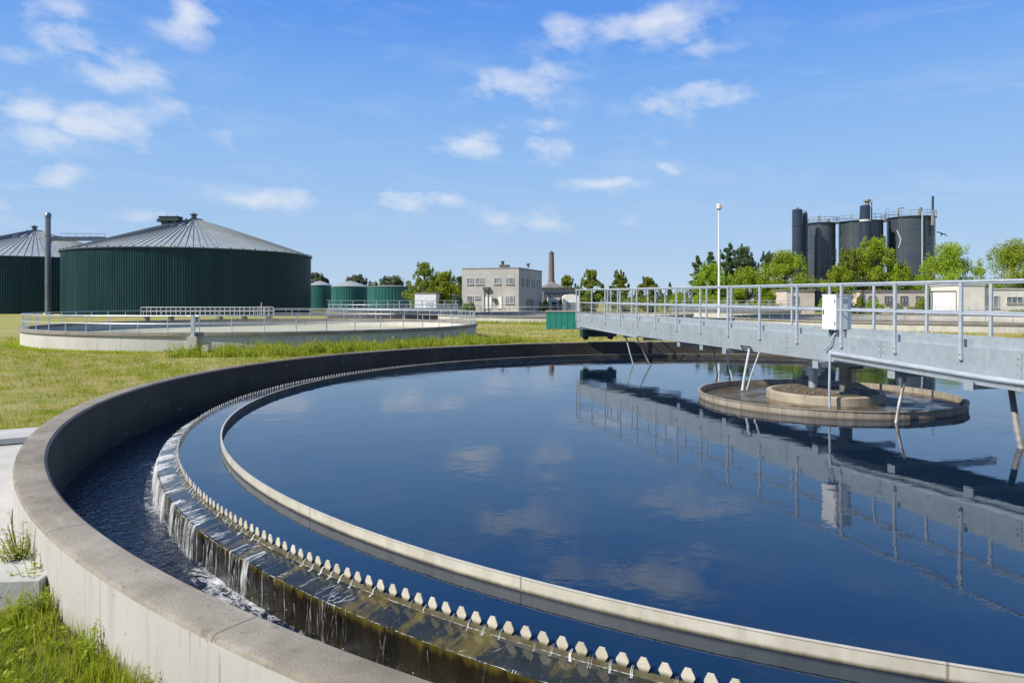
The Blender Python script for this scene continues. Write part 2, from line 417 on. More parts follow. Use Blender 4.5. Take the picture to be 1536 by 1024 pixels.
b.build('scum_baffle', [M['pvc'], simple('baffle_inside', (.10, .085, .06), (.05, .042, .03), 2, .6)], tank)

# pool water, launder water
wt = water('pool_water', (.0022, .012, .032), .075, (1, 1, 1), 2.6, ior=1.58)
wt.set(Specular_Tint=(.72, .92, 1.0))
b = MB(); b.lathe([(WEIR-.011, -.1), (WEIR-.011, .040), (WEIR-.018, .047), (WEIR-.05, ZW), (WEIR*.66, ZW), (WEIR*.33, ZW), (.4, ZW)], 420); b.disc(.4, ZW, 420)
kind(b.build('water', wt.m, None, None, (CX, CY, 0)), 'structure')
def launder_mat():
    t = NT('launder_water'); P, a, r, z = t.polar()
    o = t.obj()
    fo = t.noise(t.scale(P, (1., 1.3, 1)), 5.5, 7, .68, 1.2); big = t.noise(P, 1.1, 3)
    edge = t.rng(r, 13.96, 14.6, .20, -.20)
    rid = t.math('SUBTRACT', 1., t.math('MULTIPLY', t.math('ABSOLUTE', t.math('SUBTRACT', t.noise(t.scale(P, (.8, 1.6, 1)), 4.2, 6, .6, 1.6), .5)), 9.), None, True)
    fo = t.math('ADD', t.math('MULTIPLY', fo, .62), t.math('MULTIPLY', rid, .30))
    foam = t.rng(t.math('ADD', t.math('ADD', fo, edge), t.math('MULTIPLY', t.math('SUBTRACT', big, .5), 1.0)), .60, .92)
    col = t.mix(foam, (.006, .013, .030), (.62, .66, .70))
    h = t.math('ADD', t.noise(t.scale(o, (1, 1, 1)), 9, 4, .55, .4), t.math('MULTIPLY', foam, .25))
    t.set(Base_Color=col, Roughness=t.rng(foam, 0, 1, .03, .6), IOR=1.333)
    t.bump(h, .8, .045); return t.m
b = MB(); b.lathe([(LIP, ZL), (14.3, ZL), (14.7, ZL), (WALL_I+.01, ZL)], 420)
kind(b.build('water', launder_mat(), None, None, (CX, CY, 0)), 'structure')

# water running through the notches, over the apron and down the face
def trickles():
    V, Fc = [], []; r = random.Random(3)
    ribbon_V = V
    def ribbon(pts, ang, w):
        n0 = len(V)
        for (rr, z, da, k) in pts:
            a = ang + da/14.; ca, sa = math.cos(a), math.sin(a); ww = w*k/2
            for s_, dz in ((-1, 0), (0, .004+.05*w), (1, 0)): V.append((rr*ca - s_*ww*sa + (dz*ca if z < -.07 else 0), rr*sa + s_*ww*ca + (dz*sa if z < -.07 else 0), z + (0 if z < -.07 else dz)))
        for i in range(len(pts)-1):
            for j in range(2): Fc.append((n0+i*3+j, n0+i*3+j+1, n0+i*3+j+4, n0+i*3+j+3))
    for k in range(NT_):
        ang = 2*PI*k/NT_; x = CX+WEIR*math.cos(ang); y = CY+WEIR*math.sin(ang)
        # flow puts extra white ribbons on the left: streaks plus painted grazing sky reflection
        deg = math.degrees(ang) % 360
        flow_sheen = max(0.10, 1 - abs(deg-205)/36.)
        if deg < 60: flow_sheen = .1
        flow_sheen *= min(1.6, max(.25, .85+.55*math.sin(deg*2.1)+.5*math.sin(deg*5.3+1)+.35*math.sin(deg*11.7+2)))
        # little spout in the notch
        w0 = .005+.010*r.random()**1.5
        sp = [(WEIR-.015, .047, 0, .6), (WEIR+.008, .040, .004*r.random(), .6), (WEIR+.020, .022, 0, .9), (WEIR+.027+.01*r.random(), .004, .01*r.random(), 1.2), (WEIR+.04+.03*r.random(), -.006, .02*r.random(), 1.8)]
        if r.random() < .8:
            for q in range(3): ribbon(sp, ang+(r.random()-.5)*.0018, w0*(.4+.7*r.random()))
        nn = 2 + int(flow_sheen*10*r.random()+flow_sheen*7)
        for q in range(nn):
            if r.random() > .30+.70*flow_sheen: continue
            w = .002 + .011*flow_sheen*r.random()**2.5 + .004*r.random(); da = (r.random()-.5)*.14; dr = (r.random()-.5)*.12
            pts = []; st = r.random()*.16
            for i in range(7):
                u = i/6; rr = WEIR+.03+st*(1-u) + (LIP+.008-WEIR-.03)*u
                pts.append((min(rr, LIP+.005), -.004-.046*max(0, (min(rr, LIP)-WEIR))/(LIP-WEIR)+.003, da+dr*u+.012*math.sin(7*u+k+q), .4+1.0*r.random()))
            if flow_sheen > .3 and r.random() < .8 or r.random() < .3: ribbon(pts, ang, w)
            for sub in range(1+int(2*r.random())):
                if r.random() > .45+.55*flow_sheen: continue
                fall = []; d0 = r.random()*.04; e0 = (r.random()-.5)*.05; zt0 = -.046 if r.random() < .7 else -.1-.15*r.random()
                end = -.41 if r.random() < .6 else zt0-.05-.2*r.random()
                end = max(end, -.41); kk = r.random()*9
                for i in range(8):
                    u = i/7; z = zt0 + (end-zt0)*u
                    fall.append((LIP+.016+(.03+d0)*((.046+z)/-.36 if z < -.05 else .01)**.5*(.3+.6*flow_sheen), z, da+dr+e0+.012*math.sin(5*u+kk), (.3+.9*r.random())*(1-.4*u)))
                ribbon(fall, ang, w*(.5+.8*r.random()))
    for k in range(230):
        deg = 150+100*r.random(); ang = R_(deg); flow_sheen = .8*max(0, 1-abs(deg-203)/26.)*min(1.6, max(.25, .85+.55*math.sin(deg*2.1)+.5*math.sin(deg*5.3+1)))
        if r.random() > flow_sheen: continue
        w = .03+.11*r.random()**2; kk = r.random()*9; dd = .015+.03*r.random(); top_ = [(WEIR+.06+.12*r.random(), -.02, 0, .5), (LIP-.03, -.041, .01, .9), (LIP+.012, -.048, .01, 1.)]
        fall = [(LIP+.02+dd*(i/6)**.5, -.055-.36*i/6, .01+.01*math.sin(i+kk), 1.-.45*(i/6)*r.random()) for i in range(7)]
        ribbon(top_+fall, ang, w)
    for k in range(5200):                # pale strips: foam at the weir foot, wet highlight painted along the lip
        ang = 2*PI*r.random(); rr0, z0 = ((WEIR+.014, .002), (LIP+.013, -.057))[k % 2]; L_ = .008+.03*r.random(); wd = .002+.004*r.random(); n0 = len(V)
        for i in range(4):
            a = ang+L_*i/14; o_ = wd*(.4+.6*math.sin(PI*(i+.5)/4)); q_ = .003*math.sin(k+i)
            V.append(((rr0+q_)*math.cos(a), (rr0+q_)*math.sin(a), z0)); V.append(((rr0+q_+o_)*math.cos(a), (rr0+q_+o_)*math.sin(a), z0-.3*o_))
        for i in range(3): Fc.append((n0+2*i, n0+2*i+1, n0+2*i+3, n0+2*i+2))
    # spatter droplets
    for q in range(6500):
        deg = 150+150*r.random(); flow_sheen = max(.25, 1-abs(deg-210)/40.)
        if r.random() > flow_sheen: continue
        a = R_(deg); rr = LIP+.02+.34*r.random()**2.4; z = ZL+.004+(.10*r.random()**3*flow_sheen if q % 3 else .33*r.random()*max(0, 1-(rr-LIP)/.1)); s_ = .002+.006*r.random()**2
        n0 = len(V); c = (rr*math.cos(a), rr*math.sin(a), z)
        V.extend([(c[0]+s_, c[1], c[2]), (c[0], c[1]+s_, c[2]), (c[0]-s_, c[1], c[2]), (c[0], c[1]-s_, c[2]), (c[0], c[1], c[2]+s_), (c[0], c[1], c[2]-s_)])
        for i in range(4): Fc.append((n0+i, n0+(i+1) % 4, n0+4, n0+4)); Fc.append((n0+(i+1) % 4, n0+i, n0+5, n0+5))
    t = NT('running_water')
    P, a, r_, z_ = t.polar(); n = t.noise(t.scale(P, (42, 5, 4)), 1., 5, .65, .25)
    n = t.math('ADD', n, t.math('MULTIPLY', t.math('SUBTRACT', t.noise(t.scale(P, (7, 3, 3)), 1., 3), .5), .7))
    t.set(Base_Color=(.80, .85, .90), Roughness=.12, IOR=1.333)
    tr = t.n('ShaderNodeBsdfTransparent'); mx = t.n('ShaderNodeMixShader')
    t.l(t.rng(n, .42, .78, .03, .85), mx.inputs[0]); t.l(tr.outputs[0], mx.inputs[1]); t.l(t.b.outputs[0], mx.inputs[2]); t.l(mx.outputs[0], t.out.inputs[0])
    me = bpy.data.meshes.new('falling_water'); me.from_pydata(V, [], [f if f[2] != f[3] else f[:3] for f in Fc]); me.materials.append(t.m)
    me.polygons.foreach_set('use_smooth', [True]*len(me.polygons))
    kind(link('falling_water', me, None, (CX, CY, 0)), 'stuff')
trickles()

# ------------------------------------------------------------------ feed well in the middle
fw = thing('feed_well', 'shallow round steel feed well with stained inner drum standing in the middle of the pool', 'feed well', (CX, CY, 0))
def ring_mat():
    t = NT('stained_ring'); P, a, r, z = t.polar()
    f = t.noise(P, 1.2, 7, .65); st = t.noise(t.scale(P, (2, 1, .5)), 1.2, 5, .6)
    col = t.mix(t.rng(f, .3, .7), (.34, .31, .255), (.22, .195, .15))
    col = t.mix(t.math('MULTIPLY', t.rng(st, .5, .7), .7), col, (.14, .10, .06))
    col = t.mix(t.rng(z, .06, .10, .7, 0), col, (.09, .07, .045))
    t.set(Base_Color=col, Roughness=.7); t.bump(f, .2, .02); return t.m
def sludge_mat():
    t = NT('settled_sludge'); P, a, r, z = t.polar()
    f = t.noise(t.obj(), 1.1, 7, .65); g = t.noise(t.obj(), 6, 6, .7)
    col = t.mix(t.rng(f, .35, .62), (.115, .082, .042), (.045, .035, .022))
    col = t.mix(t.math('MULTIPLY', t.rng(g, .5, .7), .6), col, (.26, .22, .16))
    t.set(Base_Color=col, Roughness=t.rng(f, .46, .56, .05, .6)); t.bump(t.math('ADD', f, g), .4, .03); return t.m
RM = ring_mat()
RR = 2.845
b = MB(); b.lathe([(RR, -.3), (RR, .195), (RR+.02, .2), (RR+.02, .212), (RR-.035, .212), (RR-.035, -.3)], 128); b.build('ring', RM, fw)
b = MB(); b.lathe([(RR-.03, .065), (1.9, .075), (1.2, .085)], 96); b.build('sludge_bed', sludge_mat(), fw)
b = MB(); b.lathe([(1.28, -.2), (1.28, .25), (1.25, .272), (1.16, .274), (.6, .275), (.02, .278)], 96, mats=[0, 0, 0, 1, 1]); dr = b.build('drum', [simple('drum_concrete', (.40, .365, .30), (.25, .21, .15), 1.8, .85, bump=.3, streak=(.12, .09, .05, .7)), simple('drum_top_dirt', (.13, .10, .065), (.06, .045, .03), 2.5, .9, bump=.5, bscale=14)], fw)
b = MB(); r2 = random.Random(11)
for i in range(150):
    a = r2.random()*2*PI; q = 1.15*r2.random()**.6; s_ = .01+.022*r2.random()
    b.box((q*math.cos(a), q*math.sin(a), .28), (s_*2, s_*1.4, s_), r2.random()*3)
o = b.build('rubble', simple('rubble_bits', (.26, .22, .17), (.07, .055, .035), 14, .9), dr, 0); kind(o, 'stuff')

# ------------------------------------------------------------------ scraper bridges
def posts_at(root, mesh, pts, name='post', rz=0):
    for p in pts: link(name, mesh, root, p, rz)
def pbar(s0, s1, n=2): return [(s0+(s1-s0)*i/n, 0, 0) for i in range(n+1)]

TH = math.atan2(.9669, -.2553)
br = thing('scraper_bridge', 'long galvanised steel walkway bridge with railings spanning the near pool', 'bridge', (CX, CY, 0))
br.rotation_euler = (0, -.0086, TH)        # local x runs to the far end, +y is the side seen from here
S0, S1 = -15.3, 14.95; HW = .70
ZB, ZT = 1.06, 1.60; ZR = 2.73
for side in (1, -1):
    b = MB(); y = side*HW
    b.box(((S0+S1)/2, y, (ZB+ZT)/2), (S1-S0, .012, ZT-ZB-.004))
    b.box(((S0+S1)/2, y-side*.045, ZT-.004), (S1-S0, .10, .012)); b.box(((S0+S1)/2, y-side*.045, ZB+.004), (S1-S0, .11, .014))
    k = S0+1.2
    while k < S1:                       # splice seams and bolt plates
        b.cur = 1; b.box((k, y+side*.008, (ZB+ZT)/2), (.007, .006, ZT-ZB-.03)); b.cur = 0; [b.tube([(k+dx_, y, zq_), (k+dx_, y+side*.022, zq_)], .013, 6) for dx_ in (-.06, .06) for zq_ in (ZB+.1, ZB+.2, ZB+.34, ZB+.44)]; k += 2.9
    b.build('girder', [M['galv'], M['rust']], br)
b = MB()
b.box(((S0+S1)/2, 0, ZT-.055), (S1-S0, 2*HW-.18, .03)); b.build('deck', simple('deck_grating', (.30, .33, .34), (.2, .22, .23), 8, .55, .4), br)
for side in (1, -1):
    b = MB(); b.box(((S0+S1)/2, side*(HW-.10), ZT+.07), (S1-S0, .006, .13)); b.build('kick_plate', M['galv'], br)
pm = MB(); pm.box((0, 0, (ZT-.22+ZR)/2), (.058, .042, ZR-ZT+.22)); pm.box((0, -.015, ZT-.19), (.075, .07, .035)); pm.tube([(0, .02, ZT-.20), (0, .045, ZT-.20)], .014, 6); pm.tube([(0, .02, ZT-.10), (0, .045, ZT-.10)], .014, 6)
pm = pm.mesh('bridge_post', M['rail'])
ss = [.03+1.45*k for k in range(-10, 11)] + [S1-.05]
for side in (1, -1):
    for s_ in ss: link('post', pm, br, (s_ + (.70 if side < 0 and s_ < 14 else 0), side*(HW+.03), 0), 0 if side > 0 else PI)
    b = MB(); b.tube([(S0, side*(HW+.03), ZR), (S1, side*(HW+.03), ZR)], .027, 10); b.build('top_rail', M['rail'], br)
    b = MB(); b.tube([(S0, side*(HW+.03), (ZR+ZT)/2+.01), (S1, side*(HW+.03), (ZR+ZT)/2+.01)], .022, 8); b.build('mid_rail', M['rail'], br)
b = MB(); b.tube([(S1, -HW, ZR), (S1, HW, ZR)], .025); b.tube([(S1, -HW, (ZR+ZT)/2+.01), (S1, HW, (ZR+ZT)/2+.01)], .02); b.build('end_rail', M['rail'], br)
# cross beams under the girders and the scraper rods hanging from them
for s_, t0, t1 in ((5.8, .66, -1.2), (4.4, .68, -1.5), (2.95, .82, -1.3), (-2.85, .78, -1.7), (-4.6, .86, -1.9), (10.3, .5, -.9), (8.6, .5, -.9), (-.9, .95, -1.1)):
    b = MB(); b.box((s_, (t0+t1)/2, ZB-.075), (.14, t0-t1, .13)); b.box((s_, t0+.006, ZB-.075), (.18, .012, .17))
    b.build('cross_beam', M['galv'], br)
for (p0, p1, r_, m_) in (((10.3, .45, ZB-.1), (9.59, .456, -.05), .026, 'rod'), ((9.2, .5, ZB-.1), (9.0, .05, -.05), .026, 'rod'),
                   ((4.4, -.1, ZB-.1), (4.07, -.165, -.05), .026, 'rail'), ((1.87, .76, ZB+.05), (1.69, 1.08, .07), .034, 'rail'), ((1.5, .72, ZB), (1.62, 1.0, .10), .02, 'rail'),
                   ((-1.22, .84, ZB+.18), (-1.22, .84, .04), .026, 'rail'), ((-2.85, .45, ZB-.1), (-3.02, .85, -.05), .03, 'rod'), ((-4.6, -.04, ZB-.13), (-5.55, .84, -.05), .05, 'rod'),
                   ((5.9, -.6, ZB-.1), (5.6, -.6, -.1), .022, 'rust')):
    b = MB(); b.tube([p0, Vector(p0).lerp(Vector(p1), .6)+Vector((.02, 0, 0)), p1], r_, 8); b.build('scraper_rod', M[m_], br)
# pipes clipped along the girder
b = MB(); b.tube([(-1.1, HW+.02, ZB+.21), (-1.2, HW+.11, ZB+.195), (-4.9, HW+.12, ZB+.075), (S0, HW+.12, ZB-.03)], .05, 12); b.build('pipe', M['rail'], br)
b = MB(); b.bar((-1.25, HW+.06, ZB+.115), (-4.9, HW+.06, ZB-.005), .12, .016); b.bar((-4.9, HW+.06, ZB-.005), (S0, HW+.06, ZB-.11), .12, .016); b.bar((-1.25, HW+.115, ZB+.09), (-4.9, HW+.115, ZB-.03), .010, .06); b.bar((-4.9, HW+.115, ZB-.03), (S0, HW+.115, ZB-.135), .010, .06)
for k in range(9): b.box((-1.6-1.45*k, HW+.075, ZB+.15-.035*k), (.03, .13, .03))
b.build('pipe_shelf', M['galv'], br)
b = MB(); b.tube([(14.5, HW+.06, ZB+.12), (13.6, HW+.07, ZB+.09), (8.6, HW+.07, ZB-.035)], .035, 8); b.build('pipe', M['galv'], br)
b = MB(); b.tube([(2.2, HW+.03, ZB+.02), (2.2, HW+.09, ZB+.11), (1.8, HW+.09, ZB+.11), (1.8, HW+.03, ZB+.02)], .02, 6); b.build('lifting_eye', M['black'], br)
# control box behind the railing
cb = MB(); cb.box((-1.13, .61, 2.13), (.43, .38, .74)); cb.box((-1.13, .61, 2.505), (.45, .40, .02)); cbo = cb.build('control_box', M['boxpaint'], br, 30)
b = MB(); b.box((-1.13, .804, 2.13), (.38, .008, .69)); b.build('door', M['boxpaint'], cbo)
b = MB(); b.box((-.97, .814, 2.13), (.02, .018, .10)); b.build('handle', M['black'], cbo)
b = MB(); [b.tube([(-1.315, .812, z_), (-1.315, .812, z_+.07)], .011, 6) for z_ in (1.86, 2.33)]; b.build('hinge', M['rail_dark'], cbo)
b = MB(); [b.box((-1.346, .61, 2.33+.022*q_), (.006, .2, .008)) for q_ in range(5)]; b.build('vent', M['rail_dark'], cbo)
b = MB(); b.tube([(-1.0, .66, 1.78), (-1.0, .66, 1.70), (-1.02, .62, 1.62)], .02, 6); b.tube([(-1.08, .66, 1.78), (-1.08, .66, 1.66)], .014, 6); b.build('cable', M['black'], cbo)
b = MB(); b.bar((-1.0, .5, 1.56), (-1.0, .5, 1.77), .06); b.bar((-1.26, .5, 1.56), (-1.26, .5, 1.77), .06); b.build('box_stand', M['black'], br)
b = MB(); b.tube([(-1.22, .60, 1.77), (-1.2, .76, 1.62), (-1.15, .77, 1.45), (-.95, .77, 1.30)], .018, 6); b.build('cable', M['rail'], br)
for s_ in (-3.3, -4.9):
    b = MB(); b.box((s_, -.1, ZT-.02), (.35, .25, .05)); b.build('floor_hatch', M['black'], br)
# end carriage rolling on the rim
b = MB(); b.box((15.22, -.42, .90), (.36, 1.6, .48)); b.box((14.9, -.42, 1.1), (.9, .5, .14)); ec = b.build('end_carriage', M['dark_steel'], br)
for t_ in (-1.0, .18):
    b = MB(); b.tube([(15.14, t_, .65), (15.30, t_, .65)], .12, 20); b.build('wheel', M['black'], ec)
b = MB(); b.box((-15.0, 0, .93), (.34, 1.6, .40)); b.build('end_carriage', M['dark_steel'], br)
# two columns from the drum up to the bridge
for (s_, t_, w, m_) in ((.52, -.10, .20, 'c'), (-.62, -.08, .27, 'c')):
    p = Vector((CX, CY, 0)) + Matrix.Rotation(TH, 3, 'Z') @ Vector((s_, t_, 0)) - Vector((CX, CY, 0))
    b = MB(); b.lathe([(w*.5, .27), (w*.5, .99), (.02, .99)], 20, (p.x, p.y))
    if s_ > 0: b.lathe([(w*.5, .56), (w*.85, .56), (w*.85, .82), (w*.5, .82)], 20, (p.x, p.y)); b.box((p.x, p.y, .70), (.46, .3, .05), TH)
    else: b.box((p.x, p.y, .90), (.62, .40, .09), TH); b.box((p.x, p.y, .30), (.42, .42, .05), TH)
    b.build('column', M['galv'] if s_ > 0 else simple('column_steel', (.24, .25, .25), (.13, .12, .10), 2.5, .6, .3, streak=(.1, .07, .05, .6)), fw)

# ------------------------------------------------------------------ other round tanks
def round_tank(name, label, c, R, ztop, zwat, npost, rail_h, wall_m, rail_m, wat='tankwater', cop=.16, buttress=None, inner='pale_conc', thick=.32, group='round settling tanks farther off'):
    t = thing(name, label, 'settling tank', (c[0], c[1], 0), 0, group)
    n = 160
    b = MB(); b.lathe([(R-.10, -.4), (R-.10, ztop-cop)], n); b.lathe([(R-thick, ztop-cop), (R-thick, -.6)], n); b.build('wall', [M[wall_m]], t)
    b = MB(); b.lathe([(R-.10, ztop-cop), (R, ztop-cop), (R, ztop-.02), (R-.02, ztop), (R-thick-.05, ztop), (R-thick-.05, ztop-cop), (R-thick, ztop-cop)], n)
    b.build('coping', M['coping2'], t)
    if npost:
        p = MB(); p.tube([(0, 0, 0), (0, 0, rail_h)], .024, 6); p.box((0, 0, .01), (.14, .14, .02)); pm = p.mesh('rail_post', M[rail_m])
        rr = R-.2
        for i in range(npost):
            a = 2*PI*(i+.37)/npost; link('post', pm, t, (rr*math.cos(a), rr*math.sin(a), ztop))
        for nm, h, rad in (('top_rail', rail_h, .026), ('mid_rail', rail_h*.52, .019)):
            b = MB(); b.tube([(rr*math.cos(2*PI*i/n), rr*math.sin(2*PI*i/n), ztop+h) for i in range(n)], rad, 6, True); b.build(nm, M[rail_m], t)
    b = MB(); b.disc(R-thick+.01, zwat, 96)
    kind(b.build('water', M[wat], None, None, (c[0], c[1], 0)), 'structure')
    return t
M['coping2'] = simple('weathered_coping', (.27, .255, .22), (.16, .15, .13), .9, .9, bump=.2, streak=(.08, .075, .06, .6))
M['tankwater'] = water('dull_water', (.03, .035, .028), .04, (1, 1, 1), 1.2).m
M['coat_conc'] = simple('pale_tank_concrete', (.52, .51, .475), (.42, .41, .38), .5, .9, bump=.2, streak=(.24, .23, .2, .5))
def scum():
    t = NT('scum_covered_water'); f = t.noise(t.scale(t.obj(), (1, .5, 1)), .16, 5, .6); sp = t.n('ShaderNodeSeparateXYZ'); t.l(t.obj(), sp.inputs[0])
    m = t.rng(t.math('ADD', f, t.math('MULTIPLY', sp.outputs[0], .012)), .26, .40)
    col = t.mix(m, (.05, .075, .06), t.mix(t.rng(t.noise(t.obj(), .8, 6), .35, .65), (.50, .48, .36), (.40, .40, .24)))
    t.set(Base_Color=col, Roughness=t.rng(m, 0, 1, .04, .5)); t.bump(f, .1, .02); return t.m
M['scumwater'] = scum()
T2 = (-15.7, 45.6)
t2 = round_tank('settling_tank', 'low round pale concrete tank with railings on the lawn before the big green digester', T2, 13.45, .93, .36, 58, .75, 'coat_conc', 'rail', 'scumwater')
# buttress and thick post on the near side of that tank
a = math.atan2(33.0-T2[1]-.3, xz(295, 32.6)-T2[0]); ux, uy = math.cos(a), math.sin(a)
b = MB(); b.box(((13.5)*ux, 13.5*uy, .36), (.36, .42, .76), a); b.build('buttress', M['pale_conc'], t2)
b = MB(); b.box((13.52*ux, 13.52*uy, 1.23), (.14, .16, .96), a); b.box((13.52*ux, 13.52*uy, .74), (.22, .3, .06), a); b.tube([(13.5*ux-.28, 13.5*uy, 1.67), (13.5*ux+.28, 13.5*uy, 1.67)], .05, 6); b.build('thick_post', M['rail'], t2)
b = MB(); c_ = (13.62*math.cos(a+.045), 13.62*math.sin(a+.045), .2); b.tube([(c_[0], c_[1]+.2, .2), (c_[0], c_[1]-.15, .2)], .17, 14); b.build('outlet_pipe', M['pale_conc'], t2)
def small_bridge(name, label, c, R, rz, z, m='rail', group='walkway bridges across the farther tanks'):
    g = thing(name, label, 'bridge', (c[0], c[1], 0), rz, group)
    for s_ in (1, -1):
        b = MB(); b.box((0, s_*.6, z+.2), (2*R, .05, .4)); b.build('girder', M['galv'], g)
        b = MB(); b.tube([(-R, s_*.6, z+1.45), (R, s_*.6, z+1.45)], .04, 6); b.tube([(-R, s_*.6, z+.95), (R, s_*.6, z+.95)], .03, 6); b.build('hand_rail', M[m], g)
        pmm = MB().tube([(0, 0, z+.4), (0, 0, z+1.45)], .035, 6).mesh('small_post', M[m])
        k = -R+.3
        while k < R: link('post', pmm, g, (k, s_*.6, 0)); k += 1.6
    b = MB(); b.box((0, 0, z+.36), (2*R, 1.14, .06)); b.build('deck', M['galv'], g)
    return g
T3 = (-16.6, 99.); round_tank('settling_tank', 'small round dark walled tank beside the white cabin and below the teal tanks', T3, 9.2, 1.0, .5, 34, .9, 'dark', 'rail')
small_bridge('walkway_bridge', 'pale railed walkway bridge over the small tank beside the white cabin', T3, 9.2, R_(12), 1.02)
T4 = (6.6, 89.); round_tank('settling_tank', 'round railed tank between the green box and the grey two storey building', T4, 16., .83, .2, 60, .95, 'pale_conc', 'rail_dark')
T5 = (43., 71.5); round_tank('settling_tank', 'wide low pale round tank seen through the bridge railing before the white buildings', T5, 20., .73, .2, 70, .95, 'pale_conc', 'rail_dark')
T6 = (33.5, 106.); round_tank('settling_tank', 'pale round tank below the bright trees and left of the black silos', T6, 9.5, 1.0, .5, 36, .95, 'coat_conc', 'rail')
small_bridge('walkway_bridge', 'pale railed walkway bridge over the tank below the bright trees', T6, 9.5, R_(-8), 1.02)
# dark green trough behind the end of the bridge
a_, b_ = at(872, 468, 76), at(1100, 478, 64)
g = thing('steel_trough', 'long low dark teal steel trough behind the railing of the near bridge', 'trough', (a_.x, a_.y, 0))
d_ = b_-a_
b = MB(); b.bar((0, 0, .85), (d_.x, d_.y, .55), .5, .5); b.build('trough', M['dark_steel'], g)
b = MB()
for i in range(6): u = (i+.5)/6; b.box((d_.x*u, d_.y*u, .27), (.15, .15, .6))
b.build('support', M['pale_conc'], g)

# ------------------------------------------------------------------ digesters
def corrugated(mb, R, z0, z1, ribs, depth):
    per = 8; wave = [0, 0, 0, .6, 1, 1, 1, .6]
    mb.lathe([(R, z0), (R, z1)], ribs*per, fr=lambda i: wave[i % per]*depth)
def digester(label, c, R, ze, za, hatch_a=None):
    t = thing('digester', label, 'digester tank', (c[0], c[1], 0), 0, 'large green digesters')
    b = MB(); corrugated(b, R, -.3, ze-.02, 330, .06); b.build('wall', M['digwall'], t, 25)
    b = MB(); b.lathe([(R+.15, ze-.12), (R+.34, ze-.12), (R+.34, ze+.06), (R+.1, ze+.08)], 140)
    b.build('eave', M['silo'], t)
    b = MB(); b.lathe([(R+.28, ze+.06), (R*.66, ze+(za-ze)*.38), (R*.33, ze+(za-ze)*.72), (R*.16, ze+(za-ze)*.885), (.9, za)], 180)
    prof = [(R+.2, ze+.10), (R*.66, ze+(za-ze)*.38+.05), (R*.33, ze+(za-ze)*.72+.05), (R*.16, ze+(za-ze)*.885+.05), (1., za+.03)]
    b.cur = 1
    for i in range(120):
        a = 2*PI*i/120; pr = prof if i % 2 == 0 else prof[:4] if i % 4 == 1 else prof[:3]
        b.tube([(r*math.cos(a), r*math.sin(a), z) for r, z in pr], .065, 4)
    rf = b.build('roof', [M['digroof'], M['seam']], t)
    b = MB(); b.lathe([(1.6, za-.2), (1.5, za+.12), (.45, za+.28), (.45, za+.85), (.7, za+.9), (.7, za+1.05), (.02, za+1.15)], 20); b.tube([(0, 0, za+1.1), (0, 0, za+1.5)], .06, 6); b.build('roof_vent', M['silo'], rf)
    return t, rf
D1 = (-.4131*141, .9107*141)
dg, rf = digester('big dark green round digester with grey conical roof, fully in view', D1, 20.55, 10.75, 17.3)
# boxy fan house on the roof
hx, hy = xz(255, 125)-D1[0], 125-D1[1]
b = MB(); b.box((hx-.6, hy, 16.0), (1.3, 1.3, 1.6)); b.box((hx+.9, hy, 16.3), (.9, 1.3, 1.2)); b.box((hx+.15, hy, 17.0), (3.4, 1.8, .72)); b.box((hx+.15, hy, 17.4), (3.6, 2.0, .1)); b.box((hx-1.7, hy, 16.75), (.6, 1.5, .5)); b.tube([(hx-.4, hy, 17.4), (hx-.4, hy, 17.75)], .06, 5); b.tube([(hx+1.3, hy, 17.4), (hx+1.3, hy, 17.75)], .06, 5); b.build('fan_house', M['dark_steel'], rf)
b = MB()
for i in range(64):
    a = 2*PI*i/64; b.tube([(20.7*math.cos(a), 20.7*math.sin(a), 10.82), (20.7*math.cos(a), 20.7*math.sin(a), 11.05)], .09, 5)
b.build('eave_bolts', M['silo'], rf)
D2 = (-103.5, 152.)
digester('dark green round digester with grey roof, partly hidden behind the metal stack', D2, 22., 10.9, 17.6)
# vent stack with its horizontal duct
Ys = 125.; xs = xz(72, Ys)
st = thing('vent_stack', 'tall grey metal vent stack with side duct before the two green digesters', 'stack', (xs, Ys, 0))
zt = zz(320, Ys)
b = MB(); b.lathe([(.47, 0), (.47, 5), (.53, 5), (.53, 5.2), (.47, 5.2), (.47, zt-4), (.55, zt-4), (.55, zt-3.8), (.45, zt-3.8), (.45, zt-.6), (.55, zt-.6), (.5, zt-.15), (.3, zt+.12), (.02, zt+.2)], 24); b.build('shaft', simple('stack_metal', (.20, .225, .25), (.14, .16, .18), .7, .42, .5, streak=(.18, .14, .12, .5)), st)
zd = zz(357, Ys); DX = xz(157, 133.)-xs; DZ = zz(358, 133.)-zd
b = MB(); b.tube([(.3, 0, zd-.9), (.35, .2, zd-.3), (.8, .7, zd), (1.4, 1.4, zd), (DX, 8, zd+DZ), (DX+.4, 8.4, zd+DZ-.4), (DX+.45, 8.5, zd+DZ-2.6)], [.36, .4, .42, .42, .42, .42, .42], 12); b.build('duct', M['rail_dark'], st)
b = MB(); q0 = Vector((1.4, 1.4, zd+.4)); q1 = Vector((DX, 8, zd+DZ+.4)); up = Vector((0, 0, .55)); b.tube([q0+up, q1+up], .04, 5)
for k in range(7): b.tube([q0.lerp(q1, k/6), q0.lerp(q1, k/6)+up], .035, 5)
b.build('duct_rail', M['rail_dark'], st)
b = MB(); b.lathe([(.75, 0), (.75, .35), (.4, .36)], 16); b.build('footing', M['pale_conc'], st)
